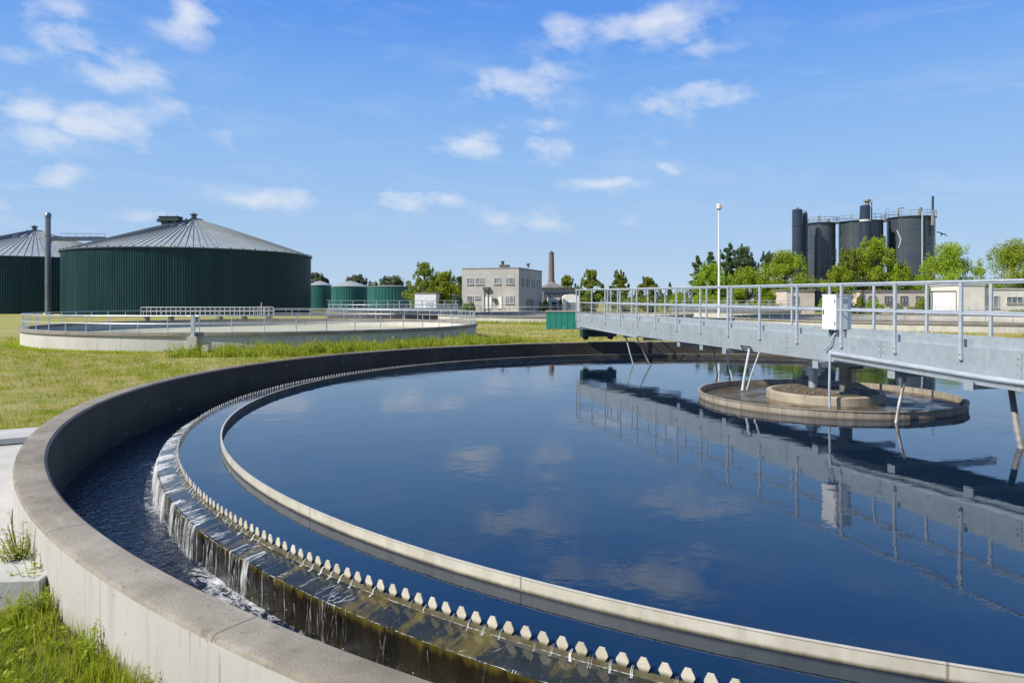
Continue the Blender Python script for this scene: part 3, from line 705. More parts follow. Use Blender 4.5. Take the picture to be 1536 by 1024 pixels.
# railed platform behind the second tank
Yp = 80.; x0, x1 = xz(211, Yp), xz(404, Yp)
pf = thing('railed_platform', 'long white railed platform in front of the big green digester', 'platform', (x0, Yp, 0))
L = x1-x0
b = MB(); b.box((L/2, .7, .70), (L, 1.4, .12)); b.build('deck', M['pale_conc'], pf)
pm2 = MB().tube([(0, 0, .76), (0, 0, 1.68)], .04, 6).mesh('platform_post', M['frame'])
for i in range(14):
    for yy in (.06, 1.34): link('post', pm2, pf, (L*i/13, yy, 0))
for yy in (.06, 1.34):
    b = MB(); b.tube([(0, yy, 1.68), (L, yy, 1.68)], .04, 6); b.tube([(0, yy, 1.22), (L, yy, 1.22)], .032, 6); b.build('hand_rail', M['frame'], pf)
b = MB()
for i in range(6): b.box((.3+(L-.6)*i/5, .7, .3), (.3, 1.0, .68))
b.build('support', M['pale_conc'], pf)
b = MB()
for k in range(4): b.tube([(L-1.3+.4*k, -.02, .76), (L-1.3+.4*k, -.02, 1.75), (L-1.3+.4*k, .5, 1.85)], .035, 6)
b.tube([(L-.9, 0, .7), (L-.9, 0, 2.25)], .045, 6); b.build('ladder_cage', M['frame'], pf)
# thin guard rail running on to the right of the platform
fx = thing('guard_rail', 'thin grey guard rail along the foot of the big green digester', 'railing', (x1+.3, Yp+.3, 0))
L2 = xz(560, Yp)-x1
b = MB()
b.tube([(0, 0, 1.55), (L2, 0, 1.55)], .03, 6); b.tube([(0, 0, 1.05), (L2, 0, 1.05)], .025, 6); b.build('rail', M['rail_dark'], fx)
pm3 = MB().tube([(0, 0, 0), (0, 0, 1.55)], .03, 6).mesh('guard_post', M['rail_dark'])
for i in range(9): link('post', pm3, fx, (L2*i/8, 0, 0))

# ------------------------------------------------------------------ small teal tanks
for lab, px0, px1, top, apex, Y in (('narrow teal storage tank touching the right edge of the big digester', 463, 497, 428, 421, 172.), ('middle teal storage tank with low grey cone roof', 498, 552, 430, 421, 166.), ('wide dark teal storage tank with flat roof left of the leafy tree', 552, 623, 430, 428, 160.)):
    r_ = (px1-px0)/2/F*Y; t = thing('storage_tank', lab, 'storage tank', (xz((px0+px1)/2, Y), Y, 0), 0, 'teal storage tanks')
    h = zz(top, Y); ha = zz(apex, Y)
    b = MB(); corrugated(b, r_, -.2, h, 46, .07); b.build('wall', M['tealwall'], t, 25)
    b = MB(); b.lathe([(r_+.16, h-.05), (r_+.16, h+.05), (r_*.3, h+(ha-h)*.8), (.05, ha)], 40); b.build('roof', M['digroof'], t)
    b = MB(); b.tube([(-r_*.6, -r_*.86, 0), (-r_*.6, -r_*.86, h-.3)], .06, 6); b.build('pipe', M['rail_dark'], t)

# ------------------------------------------------------------------ buildings
def wall_frame(o, d):                      # facade helper: origin, unit direction, outward normal
    d = Vector((d[0], d[1], 0)).normalized(); return Vector((o[0], o[1], 0)), d, Vector((d.y, -d.x, 0))
def windows(root, fr, specs, m_frame='frame', glass='window_glass', kind_name='window'):
    o, d, n = fr; rz = math.atan2(d.y, d.x)
    for (u, z, w, h, mul) in specs:
        c = o + d*u + n*.03
        b = MB()
        for dx, dz, sx, sz in ((0, h/2, w+.12, .06), (0, -h/2, w+.12, .06), (-w/2, 0, .06, h-.06), (w/2, 0, .06, h-.06)):
            q = c + d*dx; b.box((q.x, q.y, z+dz), (sx, .16, sz), rz)
        for k in range(1, mul): q = c + d*(-w/2+w*k/mul); b.box((q.x, q.y, z), (.06, .12, h), rz)
        wo = b.build(kind_name, M[m_frame], root, 0)
        b = MB(); q = c; b.box((q.x, q.y, z), (w, .04, h), rz); b.build('pane', M[glass], wo, 0)
        if kind_name == 'window':
            b = MB(); q = c + n*.06; b.box((q.x, q.y, z-h/2-.09), (w+.2, .18, .05), rz); b.build('sill', M['pale_conc'], wo, 0)
bd = thing('office_building', 'grey two storey flat roofed building left of the brick chimney', 'building')
A = (-8.06, 113.); B = (1.05, 110.)
u1 = Vector((B[0]-A[0], B[1]-A[1], 0)); L1 = u1.length; u1.normalize(); u2 = Vector((-u1.y, u1.x, 0)); Ld = 13.4
H = 7.5; cen = Vector((A[0], A[1], 0)) + u1*L1/2 + u2*Ld/2; rz = math.atan2(u1.y, u1.x)
b = MB(); b.box((cen.x, cen.y, H/2-.2), (L1, Ld, H+.4), rz); b.build('wall', M['grey_render'], bd, 0)
b = MB(); b.box((cen.x, cen.y, H+.101), (L1+.08, Ld+.08, .2), rz); rfo = b.build('roof', M['roofgrey'], bd, 0)
b = MB()
q = Vector((A[0], A[1], 0)) + u1*5.9 + u2*3; b.lathe([(.22, H+.4), (.22, H+1.2), (.3, H+1.2), (.3, H+1.4), (.02, H+1.45)], 12, (q.x, q.y)); b.box((q.x+.3, q.y, H+.6), (1.6, .6, .4), rz)
b.build('chimney', M['dark'], rfo)
q = Vector((B[0], B[1], 0)) + u2*5; b = MB(); b.lathe([(.25, H+.4), (.25, H+.9), (.4, H+.9), (.35, H+1.1), (.02, H+1.15)], 12, (q.x, q.y)); b.build('roof_vent', M['roofgrey'], rfo)
fr1 = wall_frame(A, u1); k_ = L1/85.
def fx1(p0, p1, y0, y1, mul=2, Y=111.5): return ((p0+p1)/2*k_-693*k_, (zz(y0, Y)+zz(y1, Y))/2, (p1-p0)*k_, zz(y0, Y)-zz(y1, Y), mul)
windows(bd, fr1, [fx1(701, 710, 417, 426), fx1(714, 726, 417, 426), fx1(742, 751, 417, 426), fx1(759.5, 770.5, 417, 426), fx1(759, 771, 444, 455, 2), fx1(701, 710, 444, 455, 1), fx1(713, 720, 444, 448, 1)])
windows(bd, fr1, [fx1(725, 738, 444, 463, 2), fx1(747, 753, 444, 463, 1)], 'frame', 'truck', 'door')
fr2 = wall_frame(B, u2)
windows(bd, fr2, [(2.2, 5.4, .9, 1.0, 1), (5.0, 5.4, .9, 1.0, 1), (8.2, 5.4, 1.1, 1.0, 1), (11., 5.4, 1.2, 1.0, 1), (6.0, 1.9, 3.4, 1.4, 3)], 'dark')
b = MB()
for p_ in (727.5, 733.5): q = fr1[0]+fr1[1]*((p_-693)*k_)+fr1[2]*.12; b.tube([(q.x, q.y, 0), (q.x, q.y, 4.6)], .06, 6)
q = fr1[0]+fr1[1]*((731-693)*k_)+fr1[2]*.3; b.box((q.x, q.y, 4.4), (1.0, .5, .5), rz); q = fr1[0]+fr1[1]*((743-693)*k_)+fr1[2]*.3; b.box((q.x, q.y, 2.6), (.55, .4, .55), rz)
b.build('air_unit', M['dark'], bd)
# brick chimney
ch = thing('brick_chimney', 'tall thin brown brick chimney rising behind the grey building', 'chimney', (xz(827, 140.), 140., 0))
b = MB(); b.lathe([(.95, -.2), (.95, 5.6), (.62, 6.6), (.50, zz(380, 140)), (.56, zz(380, 140)+.02), (.56, zz(378.5, 140)), (.38, zz(378.5, 140)), (.38, 8)], 20); b.build('shaft', M['brick'], ch)
b = MB(); b.tube([(0, 0, 11.5), (0, 0, zz(376.5, 140))], .2, 8); b.build('flue', M['dark'], ch)
# low industrial shed right of it
sh = thing('low_shed', 'low grey shed with dark windows right of the brick chimney', 'shed', (0, 0, 0))
A = (xz(812, 132), 132.); B = (xz(870, 134), 134.)
u1 = Vector((B[0]-A[0], B[1]-A[1], 0)); L1 = u1.length; u1.normalize(); u2 = Vector((-u1.y, u1.x, 0)); rz = math.atan2(u1.y, u1.x)
cen = Vector((A[0], A[1], 0))+u1*L1/2+u2*2; b = MB(); b.box((cen.x, cen.y, 2.3), (L1, 4, 5.0), rz); b.build('wall', M['grey_render'], sh, 0)
b = MB(); b.box((cen.x, cen.y, 4.9), (L1+.5, 4.6, .2), rz)
n0 = len(b.v); P0 = cen-u1*L1*.42; P1 = cen+u1*L1*.1
b.v += [tuple(P0-u2*2+Vector((0, 0, 5))), tuple(P1-u2*2+Vector((0, 0, 5))), tuple((P0+P1)/2-u2*1+Vector((0, 0, 6.1))), tuple((P0+P1)/2+u2*1+Vector((0, 0, 6.1))), tuple(P0+u2*2+Vector((0, 0, 5))), tuple(P1+u2*2+Vector((0, 0, 5)))]
for f_ in ((0, 1, 2), (0, 2, 3, 4), (1, 5, 3, 2), (4, 3, 5)): b.face(*[n0+i for i in f_])
b.build('roof', M['roofgrey'], sh, 0)
fr = wall_frame(A, u1)
windows(sh, fr, [(.9+.95*i, 3.6, .7, .7, 1) for i in range(7)], 'dark')
wa = thing('white_annex', 'small white flat building with dark door in front of the low shed', 'building', (xz(833, 126), 126, 0))
b = MB(); b.box((0, 1.5, 1.5), (2.6, 3, 3.4)); b.build('wall', M['white'], wa, 0); b = MB(); b.box((0, 1.5, 3.27), (2.8, 3.2, .14)); b.build('roof', M['roofgrey'], wa, 0)
b = MB(); b.box((-.2, -.03, 1.2), (.9, .08, 2.2)); b.build('door', M['dark'], wa, 0)
vt = thing('vaulted_shelter', 'small white vaulted shelter between the low shed and the trees', 'shelter', (xz(857, 118), 118, 0))
b = MB(); pr = [(-1.5, 0), (-1.5, 2.7), (-1.3, 3.2), (-.8, 3.5), (0, 3.6), (.8, 3.5), (1.3, 3.2), (1.5, 2.7), (1.5, 0)]
n0 = len(b.v)
for yy in (0, 5): b.v += [(x, yy, z) for x, z in pr]
b.face(*[n0+i for i in range(9)]); b.face(*[n0+17-i for i in range(9)])
for i in range(8): b.face(n0+i, n0+9+i, n0+10+i, n0+1+i)
b.build('shell', M['truck'], vt, 40); b = MB(); b.box((0, -.02, 1.1), (1.6, .06, 2.2)); b.build('door', M['rail_dark'], vt, 0)
# cabin
cabp = at(638, 450, 112.)
ca = thing('cabin', 'white metal cabin with grey side beside the leafy tree', 'cabin', (cabp.x, 112., 0), R_(-9))
b = MB(); b.box((0, 2.1, 1.8), (3.5, 4.2, 3.7)); b.build('wall', M['boxpaint'], ca, 0)
b = MB(); b.box((0, 2.1, 3.72), (3.75, 4.45, .13)); b.build('roof', M['roofgrey'], ca, 0)
b = MB(); b.box((.6, -.03, 1.2), (1.0, .08, 2.2)); b.build('door', M['rail'], ca, 0)
b = MB(); b.lathe([(.02, 0), (.42, 0), (.42, .08), (.02, .1)], 20); o = b.build('vent', M['dark'], ca); o.location = (1.76, 2.2, 2.4); o.rotation_euler = (0, R_(90), 0)
# green box
gb = thing('green_container', 'bright teal green metal box on the lawn beside the far end of the bridge', 'container', (xz(842, 58.9), 58.9, 0), R_(-3))
b = MB(); b.box((0, 1.0, .74), (2.55, 2.0, 1.5))
for i in range(5): b.box((-1.0+.5*i, -.01, .74), (.03, .03, 1.44))
b.build('body', M['tealbox'], gb, 0)
b = MB(); b.box((0, 1.0, 1.53), (2.68, 2.12, .08)); b.build('lid', M['pinkish_lid'], gb, 0)
b = MB(); b.box((.25, -.05, .12), (.25, .06, .18)); b.build('latch', M['rail_dark'], gb, 0)
# lamp mast
lm = thing('lamp_mast', 'tall slim white lamp mast rising behind the bridge railing', 'lamp', (xz(1078.5, 88.), 88., 0))
zt = zz(312, 88.)
b = MB(); b.tube([(0, 0, 0), (0, 0, zt*.5), (0, 0, zt)], [.17, .13, .09], 12); b.box((0, 0, .2), (.5, .5, .4)); b.build('pole', M['boxpaint'], lm)
b = MB(); b.lathe([(.1, zt-.3), (.34, zt-.1), (.34, zt+.35), (.22, zt+.5), (.02, zt+.55)], 14); b.box((.3, -.1, zt+.25), (.3, .34, .45)); b.build('lamp_head', M['frame'], lm)

# ------------------------------------------------------------------ silos
def silo(lab, px, Y, r_, ytop, group='black silos', rail=True):
    t = thing('silo', lab, 'silo', (xz(px, Y), Y, 0), 0, group); h = zz(ytop, Y)
    prof = [(r_, -.2)]
    for k in range(1, 7): z = h*k/7; prof += [(r_, z-.06), (r_+.05, z-.05), (r_+.05, z+.05), (r_, z+.06)]
    prof += [(r_, h-.02)]
    b = MB(); b.lathe(prof, 64); b.build('shell', M['silo'], t)
    b = MB(); b.lathe([(r_, h-.2), (r_+.35, h-.2), (r_+.35, h), (r_*.5, h+.3), (.05, h+.45)], 48); b.build('roof', M['silo_dark'], t)
    if rail:
        n = 40; rr = r_+.25
        b = MB(); b.tube([(rr*math.cos(2*PI*i/n), rr*math.sin(2*PI*i/n), h+1.25) for i in range(n)], .06, 5, True); b.tube([(rr*math.cos(2*PI*i/n), rr*math.sin(2*PI*i/n), h+.65) for i in range(n)], .045, 5, True); b.build('hand_rail', M['rail_dark'], t)
        p = MB().tube([(0, 0, 0), (0, 0, 1.25)], .05, 5).mesh('silo_post', M['rail_dark'])
        for i in range(18): a = 2*PI*i/18; link('post', p, t, (rr*math.cos(a), rr*math.sin(a), h))
    return t, h
def add_tube(t, name, pts, r, m): MB().tube(pts, r, 8).build(name, M[m], t)
YS = 160.
s1, h1 = silo('black silo behind the narrow tower on the left of the group', 1231, 162., 3.15, 335.5)
s2, h2 = silo('middle black silo with the narrow tower before it', 1291, YS, 4.6, 333)
s3, h3 = silo('biggest black silo at the right of the group with a white pipe', 1366, 158., 4.8, 327)
add_tube(s1, 'vent_pipe', [(-.8, -1, h1+.2), (-.8, -1, h1+1.7)], .28, 'roofgrey'); add_tube(s1, 'pipe', [(2.0, -2.3, h1-6), (1.4, -2.7, h1-8.3), (.9, -2.9, h1-8.6)], .13, 'rail'); add_tube(s1, 'pipe', [(2.6, -1.7, h1-6), (2.6, -1.7, h1-9)], .25, 'rail')
add_tube(s2, 'pipe', [(-1.3, -4.55, h2+.2), (-1.3, -4.55, h2-3.6)], .12, 'rail_dark'); add_tube(s2, 'pipe', [(2.7, -3.5, h2+.3), (2.7, -3.5, h2-5)], .16, 'rail_dark'); add_tube(s2, 'pipe', [(3.6, -2.6, h2+.3), (3.6, -2.6, h2-6)], .16, 'rail_dark')
add_tube(s2, 'lamp_arm', [(4.6, -2, h2), (4.6, -2, h2+2.6), (5.3, -2.4, h2+2.9)], .09, 'rail_dark')
add_tube(s3, 'white_pipe', [(-.35, -5.05, .2), (-.35, -5.05, h3+.8)], .17, 'rail'); add_tube(s3, 'vent_pipe', [(-.35, -4.3, h3), (-.35, -4.3, h3+1.8)], .38, 'roofgrey')
add_tube(s3, 'exhaust_pipe', [(2.1, -4.75, h3-4.4), (2.1, -4.75, h3+.2), (2.15, -4.75, h3+4.2)], .24, 'silo_dark'); add_tube(s3, 'exhaust_casing', [(2.05, -4.85, h3-2.2), (2.05, -4.85, h3+1.2)], .36, 'rail_dark')
for (z_, ta) in ((h2-6, s2), (h2-.2, s2)):
    pass
for tt_, hh_, aa, rr_ in ((s1, h1, -2.1, 3.3), (s2, h2, -2.45, 4.75), (s3, h3, -2.5, 4.95)):     # caged ladders
    lx, ly = rr_*math.cos(aa), rr_*math.sin(aa); b = MB()
    for d_ in (-.22, .22): b.tube([(lx-d_*math.sin(aa), ly+d_*math.cos(aa), 0), (lx-d_*math.sin(aa), ly+d_*math.cos(aa), hh_+1.2)], .05, 5)
    z_ = .5
    while z_ < hh_: b.tube([(lx+.22*math.sin(aa), ly-.22*math.cos(aa), z_), (lx-.22*math.sin(aa), ly+.22*math.cos(aa), z_)], .03, 4); z_ += .6
    b.build('ladder', M['rail_dark'], tt_)
b = MB(); b.box((-3.2, -2.9, h2-7.2), (1.6, 1.2, .15)); b.tube([(-3.9, -3.4, h2-7.2), (-3.9, -3.4, h2-6)], .05, 5); b.tube([(-2.5, -3.4, h2-7.2), (-2.5, -3.4, h2-6)], .05, 5); b.tube([(-3.9, -3.4, h2-6), (-2.5, -3.4, h2-6)], .05, 5); b.build('landing', M['rail_dark'], s2)
add_tube(s2, 'branch_pipe', [(2.2, -4.1, h2-3), (3.2, -3.4, h2-3.6), (4.4, -2.2, h2-3.6)], .22, 'rail_dark'); add_tube(s2, 'filter_box', [(3.2, -3.6, h2-5.6), (3.2, -3.6, h2-3.9)], .55, 'roofgrey')
add_tube(s3, 'branch_pipe', [(-4.4, -2.4, h3-3), (-3.9, -3.1, h3-5.2), (-4.2, -2.7, h3-7)], .16, 'rail'); add_tube(s3, 'blower', [(-3.6, -1.5, h3+.2), (-3.6, -1.5, h3+1.9), (-2.6, -1.7, h3+2.1)], .16, 'roofgrey'); add_tube(s1, 'blower', [(1.2, -1.0, h1+.1), (1.2, -1.0, h1+.9)], .4, 'roofgrey')
cw = thing('silo_catwalk', 'dark steel catwalk linking the middle and right silos', 'catwalk', (xz(1327, 158), 158., 0))
b = MB(); b.box((0, 0, h2-.1), (2.0, 1.2, .2)); b.build('deck', M['silo_dark'], cw)
b = MB(); b.box((0, 0, h2-6.2), (1.8, 1.2, .2)); b.build('deck', M['silo_dark'], cw)
b = MB(); [b.tube([(-1.2+.8*i, -.7, h2-6.1), (-1.2+.8*i, -.7, h2-4.9)], .06, 5) for i in range(4)]; b.tube([(-1.3, -.7, h2-4.9), (1.3, -.7, h2-4.9)], .06, 5); b.tube([(-.3, .3, h2-6.1), (-.3, .3, h2)], .2, 6); b.build('hand_rail', M['rail_dark'], cw)
def tower(lab, px, Y, r_, ytop, cap):
    t = thing('narrow_tower', lab, 'tower', (xz(px, Y), Y, 0), 0, 'narrow towers beside the silos'); h = zz(ytop, Y)
    b = MB(); b.lathe([(r_, -.2), (r_, h*.3), (r_+.05, h*.3), (r_+.05, h*.31), (r_, h*.31), (r_, h*.62), (r_+.06, h*.62), (r_+.06, h*.632), (r_, h*.632), (r_, h*.84), (r_+.08, h*.84), (r_+.08, h*.85), (r_, h*.85), (r_, h), (r_*.8, h+.12), (.05, h+.2)], 32); b.build('shaft', M['silo_dark'], t)
    b = MB()
    if cap: b.lathe([(.45, h), (.45, h+.9), (.8, h+1.), (.7, h+1.4), (.05, h+1.5)], 14, (r_*.45, 0)); b.tube([(r_+.25, -.3, h+.8), (r_+.25, -.3, h-6)], .14, 6)
    else: b.lathe([(.3, h+.1), (.3, h+.5), (.05, h+.6)], 12)
    b.build('cap', M['roofgrey'], t); return t, h
tower('dark narrow tower at the left end of the silos', 1196, 156., 1.1, 315, False)
tw, ht = tower('dark narrow tower with a capped vent before the middle silo', 1297.5, 153.2, 1.05, 309, True)
b = MB(); b.lathe([(1.12, ht-3.4), (1.12, ht-3.0)], 24); b.build('pale_band', M['frame'], tw)
t3, h4 = tower('thin pipe like tower squeezed behind the left narrow tower', 1207.5, 157.5, .55, 320, False)
# bird
bi = MB(); bi.tube([(-.16, 0, 0), (-.08, 0, .03), (.05, 0, .03), (.16, 0, .0), (.26, 0, -.02)], [.015, .05, .06, .04, .01], 8)
for s_ in (1, -1):
    n0 = len(bi.v); bi.v += [(-.06, s_*.04, .04), (.06, s_*.04, .04), (.10, s_*.22, .15), (-.02, s_*.24, .16), (.14, s_*.46, .08), (.06, s_*.47, .085),
                             (-.06, s_*.04, .055), (.06, s_*.04, .055), (.10, s_*.22, .162), (-.02, s_*.24, .172), (.14, s_*.46, .086), (.06, s_*.47, .091)]
    for q in ((0, 1, 2, 3), (3, 2, 4, 5), (6, 9, 8, 7), (9, 11, 10, 8), (0, 6, 7, 1), (1, 7, 8, 2), (2, 8, 10, 4), (4, 10, 11, 5), (5, 11, 9, 3), (3, 9, 6, 0)): bi.face(*[n0+i for i in q])
o = bi.build('bird', M['black'], None, 40, at(1412, 351, 62.)); o.rotation_euler = (R_(35), R_(40), R_(70)); tag(o, 'small dark bird flying in the sky right of the black silos', 'bird')

# ------------------------------------------------------------------ white and pink buildings on the right
wb = thing('white_hall', 'white rendered hall with a taller block at the right edge', 'building')
Yw = 112.
X0, X1, X2 = xz(1441, Yw), xz(1477, Yw), xz(1620, Yw)
b = MB(); b.box(((X0+X1)/2, Yw+4, zz(428, Yw)/2-.1), (X1-X0, 8, zz(428, Yw)+.2)); b.box(((X1+X2)/2+.01, Yw+4.6, zz(434, Yw)/2-.1), (X2-X1, 8, zz(434, Yw)+.2)); b.build('wall', M['white'], wb, 0)
b = MB(); b.box(((X0+X1)/2, Yw+4, zz(428, Yw)+.1), (X1-X0+.3, 8.3, .16)); b.box(((X1+X2)/2+.1, Yw+4.6, zz(434, Yw)+.1), (X2-X1, 8.3, .16)); b.build('roof', M['frame'], wb, 0)
windows(wb, wall_frame((X1, Yw+.6), (1, 0)), [(1.8, zz(453, Yw), 1.7, 1.9, 2), (5.2, zz(450, Yw), 2.6, 1.0, 3), (9.5, zz(450, Yw), 2.6, 1.0, 3)])
pb = thing('pink_building', 'low faded pink building below the big bright tree and behind the railing', 'building')
Yk = 116.
for i, (p0, p1, yt) in enumerate(((1180, 1222, 436), (1296, 1388, 437))):
    x0_, x1_ = xz(p0, Yk), xz(p1, Yk)
    if i == 1: pb = thing('pink_building', 'longer faded pink building with bushes beside the white truck', 'building', group='pink low buildings')
    else: pb['group'] = 'pink low buildings'; pb['label'] = 'short faded pink building behind the railing just left of the control box'
    b = MB(); b.box(((x0_+x1_)/2, Yk+3, zz(yt, Yk)/2-.1), (x1_-x0_, 6, zz(yt, Yk)+.2)); b.build('wall', M['pink'], pb, 0)
    b = MB(); b.box(((x0_+x1_)/2, Yk+3, zz(yt, Yk)+.1), (x1_-x0_+.4, 6.4, .2)); b.build('roof', M['roofgrey'], pb, 0)
    windows(pb, wall_frame((x0_, Yk), (1, 0)), [(1.4+2.6*k, 2.6, 1.1, 1.2, 2) for k in range(1 if i == 0 else 4)], 'dark')
# box truck seen from behind
tk = thing('box_truck', 'white box truck parked with its back towards us beside the white hall', 'truck', (xz(1416, 104.), 104., 0), R_(-29))
b = MB(); b.box((0, 3, 2.35), (3.0, 6, 2.9)); bo = b.build('body', M['truck'], tk, 0)
b = MB(); b.box((0, 3, 3.86), (3.15, 6.15, .14)); b.box((-1.53, -.02, 2.35), (.12, .1, 3.0)); b.box((1.53, -.02, 2.35), (.12, .1, 3.0)); b.box((0, -.02, .86), (3.1, .1, .14)); b.build('body_frame', M['dark'], tk, 0)
b = MB(); b.box((0, 7.1, 1.7), (2.4, 2, 2.2)); b.build('cab', M['truck'], tk, 30)
b = MB(); b.box((0, 3.2, .72), (1.2, 7.5, .2)); b.build('chassis', M['black'], tk, 0)
for x in (-1.15, 1.15):
    for y in (1.0, 6.9): b = MB(); b.tube([(x-.16, y, .5), (x+.16, y, .5)], .5, 20); b.build('wheel', M['black'], tk)
for x in (-1.2, 1.2): b = MB(); b.box((x, -.08, .72), (.35, .08, .18)); b.build('tail_lamp', M['brick'], tk, 0)

# ------------------------------------------------------------------ vegetation
def leaf_cloud(rng, centres, radii, counts, size, flat=.0):
    V = []
    for c, r, n in zip(centres, radii, counts):
        p = rng.normal(size=(n, 3)); p /= np.linalg.norm(p, axis=1)[:, None]
        rad = rng.random(n)**.45
        p = p*rad[:, None]*np.array(r) + np.array(c)
        a = rng.normal(size=(n, 3)); a /= np.linalg.norm(a, axis=1)[:, None]
        bb = rng.normal(size=(n, 3)); bb -= (bb*a).sum(1)[:, None]*a; bb /= np.linalg.norm(bb, axis=1)[:, None]
        s_ = size*(.6+.8*rng.random(n))[:, None]
        V.append(np.stack([p-a*s_*.5, p+bb*s_*.32, p+a*s_*.5, p-bb*s_*.32], 1))
    V = np.concatenate(V); n = len(V)
    return V.reshape(-1, 3), np.arange(n*4).reshape(n, 4)
def make_tree(label, pos, h, w, seed, mat, kind_='broad', leaf=.34, dens=1., group='trees beyond the tanks', bare=.12):
    rng = np.random.default_rng(seed); t = thing('tree', label, 'tree', pos, rng.random()*6, group)
    t.rotation_euler.z = 0
    C, Rr, N = [], [], []
    b = MB(); b.tube([(0, 0, -.2), (.05*h*.3, 0, h*.3), (0, .03*h, h*.62), (.02*h, 0, h*.86)], [h*.028, h*.02, h*.012, h*.004], 8)
    if kind_ == 'spire':
        for q in range(2):
            ox = (q-.5)*w*.46; hq = h*(1., .93)[(q+seed) % 2]
            for i in range(24):
                z = .08+.89*i/23; e = w*.30*(1-.72*(i/23)**1.6)*(.55+.6*rng.random())
                for k in range(3):
                    a = rng.random()*2*PI; C.append((ox+.75*e*math.cos(a), .75*e*math.sin(a), z*hq)); Rr.append((e*.55, e*.55, hq*.035)); N.append(42)
    elif kind_ == 'broad':
        k = int(30*dens)
        for i in range(k):
            u = rng.random(); z = bare+(.96-bare)*u**.85
            env = math.sin(min(1, (z-bare+.10)/(1.02-bare))*PI)**.55 if z < .98 else .2
            env *= (1.0 if z < .55 else 1-.55*(z-.55)/.45)
            a = rng.random()*2*PI; q = w/2*env*(.35+.62*rng.random())
            c = (q*math.cos(a), q*math.sin(a), z*h); s_ = w*(.085+.085*rng.random())
            C.append(c); Rr.append((s_*1.15, s_*1.15, s_*.85)); N.append(int(360*dens**.5*(.6+.8*rng.random())))
            if i % 2 == 0: b.tube([(0, 0, max(.15, z-.28)*h), (c[0]*.6, c[1]*.6, (z-.08)*h), c], [h*.010, h*.006, h*.002], 5)
        for i in range(22):              # sprigs that break the outline
            a = rng.random()*2*PI; z = .55+.45*rng.random(); q = w/2*(1.08-.75*(z-.55)/.45)*(.75+.35*rng.random()); C.append((q*math.cos(a), q*math.sin(a), z*h)); Rr.append((w*.045, w*.045, w*.10)); N.append(75)
    else:
        for i in range(13):
            z = bare+(.97-bare)*i/12; q = w/2*(1-.86*(i/12)**1.25)*(.8+.35*rng.random())
            m = max(2, int(7*(1-i/14)))
            for k in range(m):
                a = rng.random()*2*PI; c = (q*.6*math.cos(a), q*.6*math.sin(a), z*h-.03*h*rng.random()); s_ = q*.48+.12
                C.append(c); Rr.append((s_, s_, h*.045)); N.append(int(95*dens)); 
                if k < 3: b.tube([(0, 0, z*h), c], [h*.006, h*.002], 4)
    b.build('trunk', M['bark'], t)
    V, Fc = leaf_cloud(rng, C, Rr, N, leaf)
    link('crown', raw_mesh('crown', V, Fc, M[mat]), t); return t
def T(label, px, ytop, wpx, Y, mat, kd, seed, leaf=None, dens=1., bare=.12):
    make_tree(label, (xz(px, Y), Y, 0), zz(ytop, Y), wpx/F*Y, seed, mat, kd, leaf or Y*.0020, dens, bare=bare)
T('tallest green tree with a loose crown between the cabin and the grey building', 637, 396, 54, 118., 'leaf_olive', 'broad', 1, None, 1.3)
T('dense round green tree touching the left side of the grey building', 668, 409, 56, 116., 'leaf', 'broad', 2, None, 1.3, .05)
T('small far tree above the narrow teal storage tank', 476, 412, 51, 215., 'leaf_far', 'broad', 3, .6, .8)
T('small far tree above the middle teal storage tank', 533, 416, 57, 220., 'leaf_far', 'broad', 4, .6, .8)
T('low far tree above the wide dark teal tank', 590, 419, 78, 220., 'leaf_far', 'broad', 5, .6, .9)
T('far tree just behind the left edge of the grey building', 693, 416, 30, 150., 'leaf_far', 'broad', 6, .5, .8)
T('small tree behind the roof of the low shed', 851, 415, 34, 150., 'leaf_olive', 'broad', 7, None, 1., .02)
T('darker green tree with two tops right of the vaulted shelter', 887, 407, 44, 122., 'leaf_olive', 'broad', 8, None, 1.4, .02)
T('slim pointed green tree between two small trees left of the mast', 929, 407, 32, 124., 'leaf_olive', 'broad', 9, None, 1.2, .02)
T('short pointed green tree above the bridge railing left of the mast', 972, 417, 40, 124., 'leaf_olive', 'broad', 10, None, 1.2, .02)
T('tiny far conifer above the railing left of the lamp mast', 1005, 424, 14, 210., 'leaf_dark', 'conifer', 26, .5, .6)
T('dark blue green conifer just left of the lamp mast', 1056, 378, 44, 150., 'leaf_dark', 'spire', 11, .42, 1.2)
T('dark tall tree right beside the lamp mast', 1090, 367, 40, 152., 'leaf_dark', 'broad', 12, None, 1.6, .03)
T('dark tall tree in the middle of the dark group right of the mast', 1116, 368, 46, 150., 'leaf_dark', 'broad', 13, None, 1.6, .03)
T('dark tree at the right end of the dark group near the silos', 1152, 377, 40, 156., 'leaf_dark', 'broad', 14, None, 1.6, .03)
T('bright green bushy tree around the foot of the lamp mast', 1068, 397, 69, 128., 'leaf', 'broad', 15, None, 1.3, .02)
T('bright green wide tree left of the narrow tower', 1178, 381, 98, 126., 'leaf', 'broad', 16, None, 1.7, .02)
T('bright green low tree between the mast and the wide tree', 1122, 404, 73, 124., 'leaf', 'broad', 17, None, 1.3, .02)
T('olive green tree in front of the middle silo', 1276, 374, 62, 130., 'leaf_olive', 'broad', 18, None, 1.2, .02)
T('tallest bright green tree in front of the silos', 1313, 359, 82, 128., 'leaf', 'broad', 19, None, 1.6, .02)
T('low bright green tree below the right silo', 1352, 398, 56, 127., 'leaf', 'broad', 20, None, 1.0, .02)
T('bright green tree right of the silos', 1425, 370, 103, 128., 'leaf', 'broad', 21, None, 1.7, .02)
T('bright green tree cut by the right edge of the picture', 1522, 364, 112, 128., 'leaf', 'broad', 22, None, 1.8, .02)
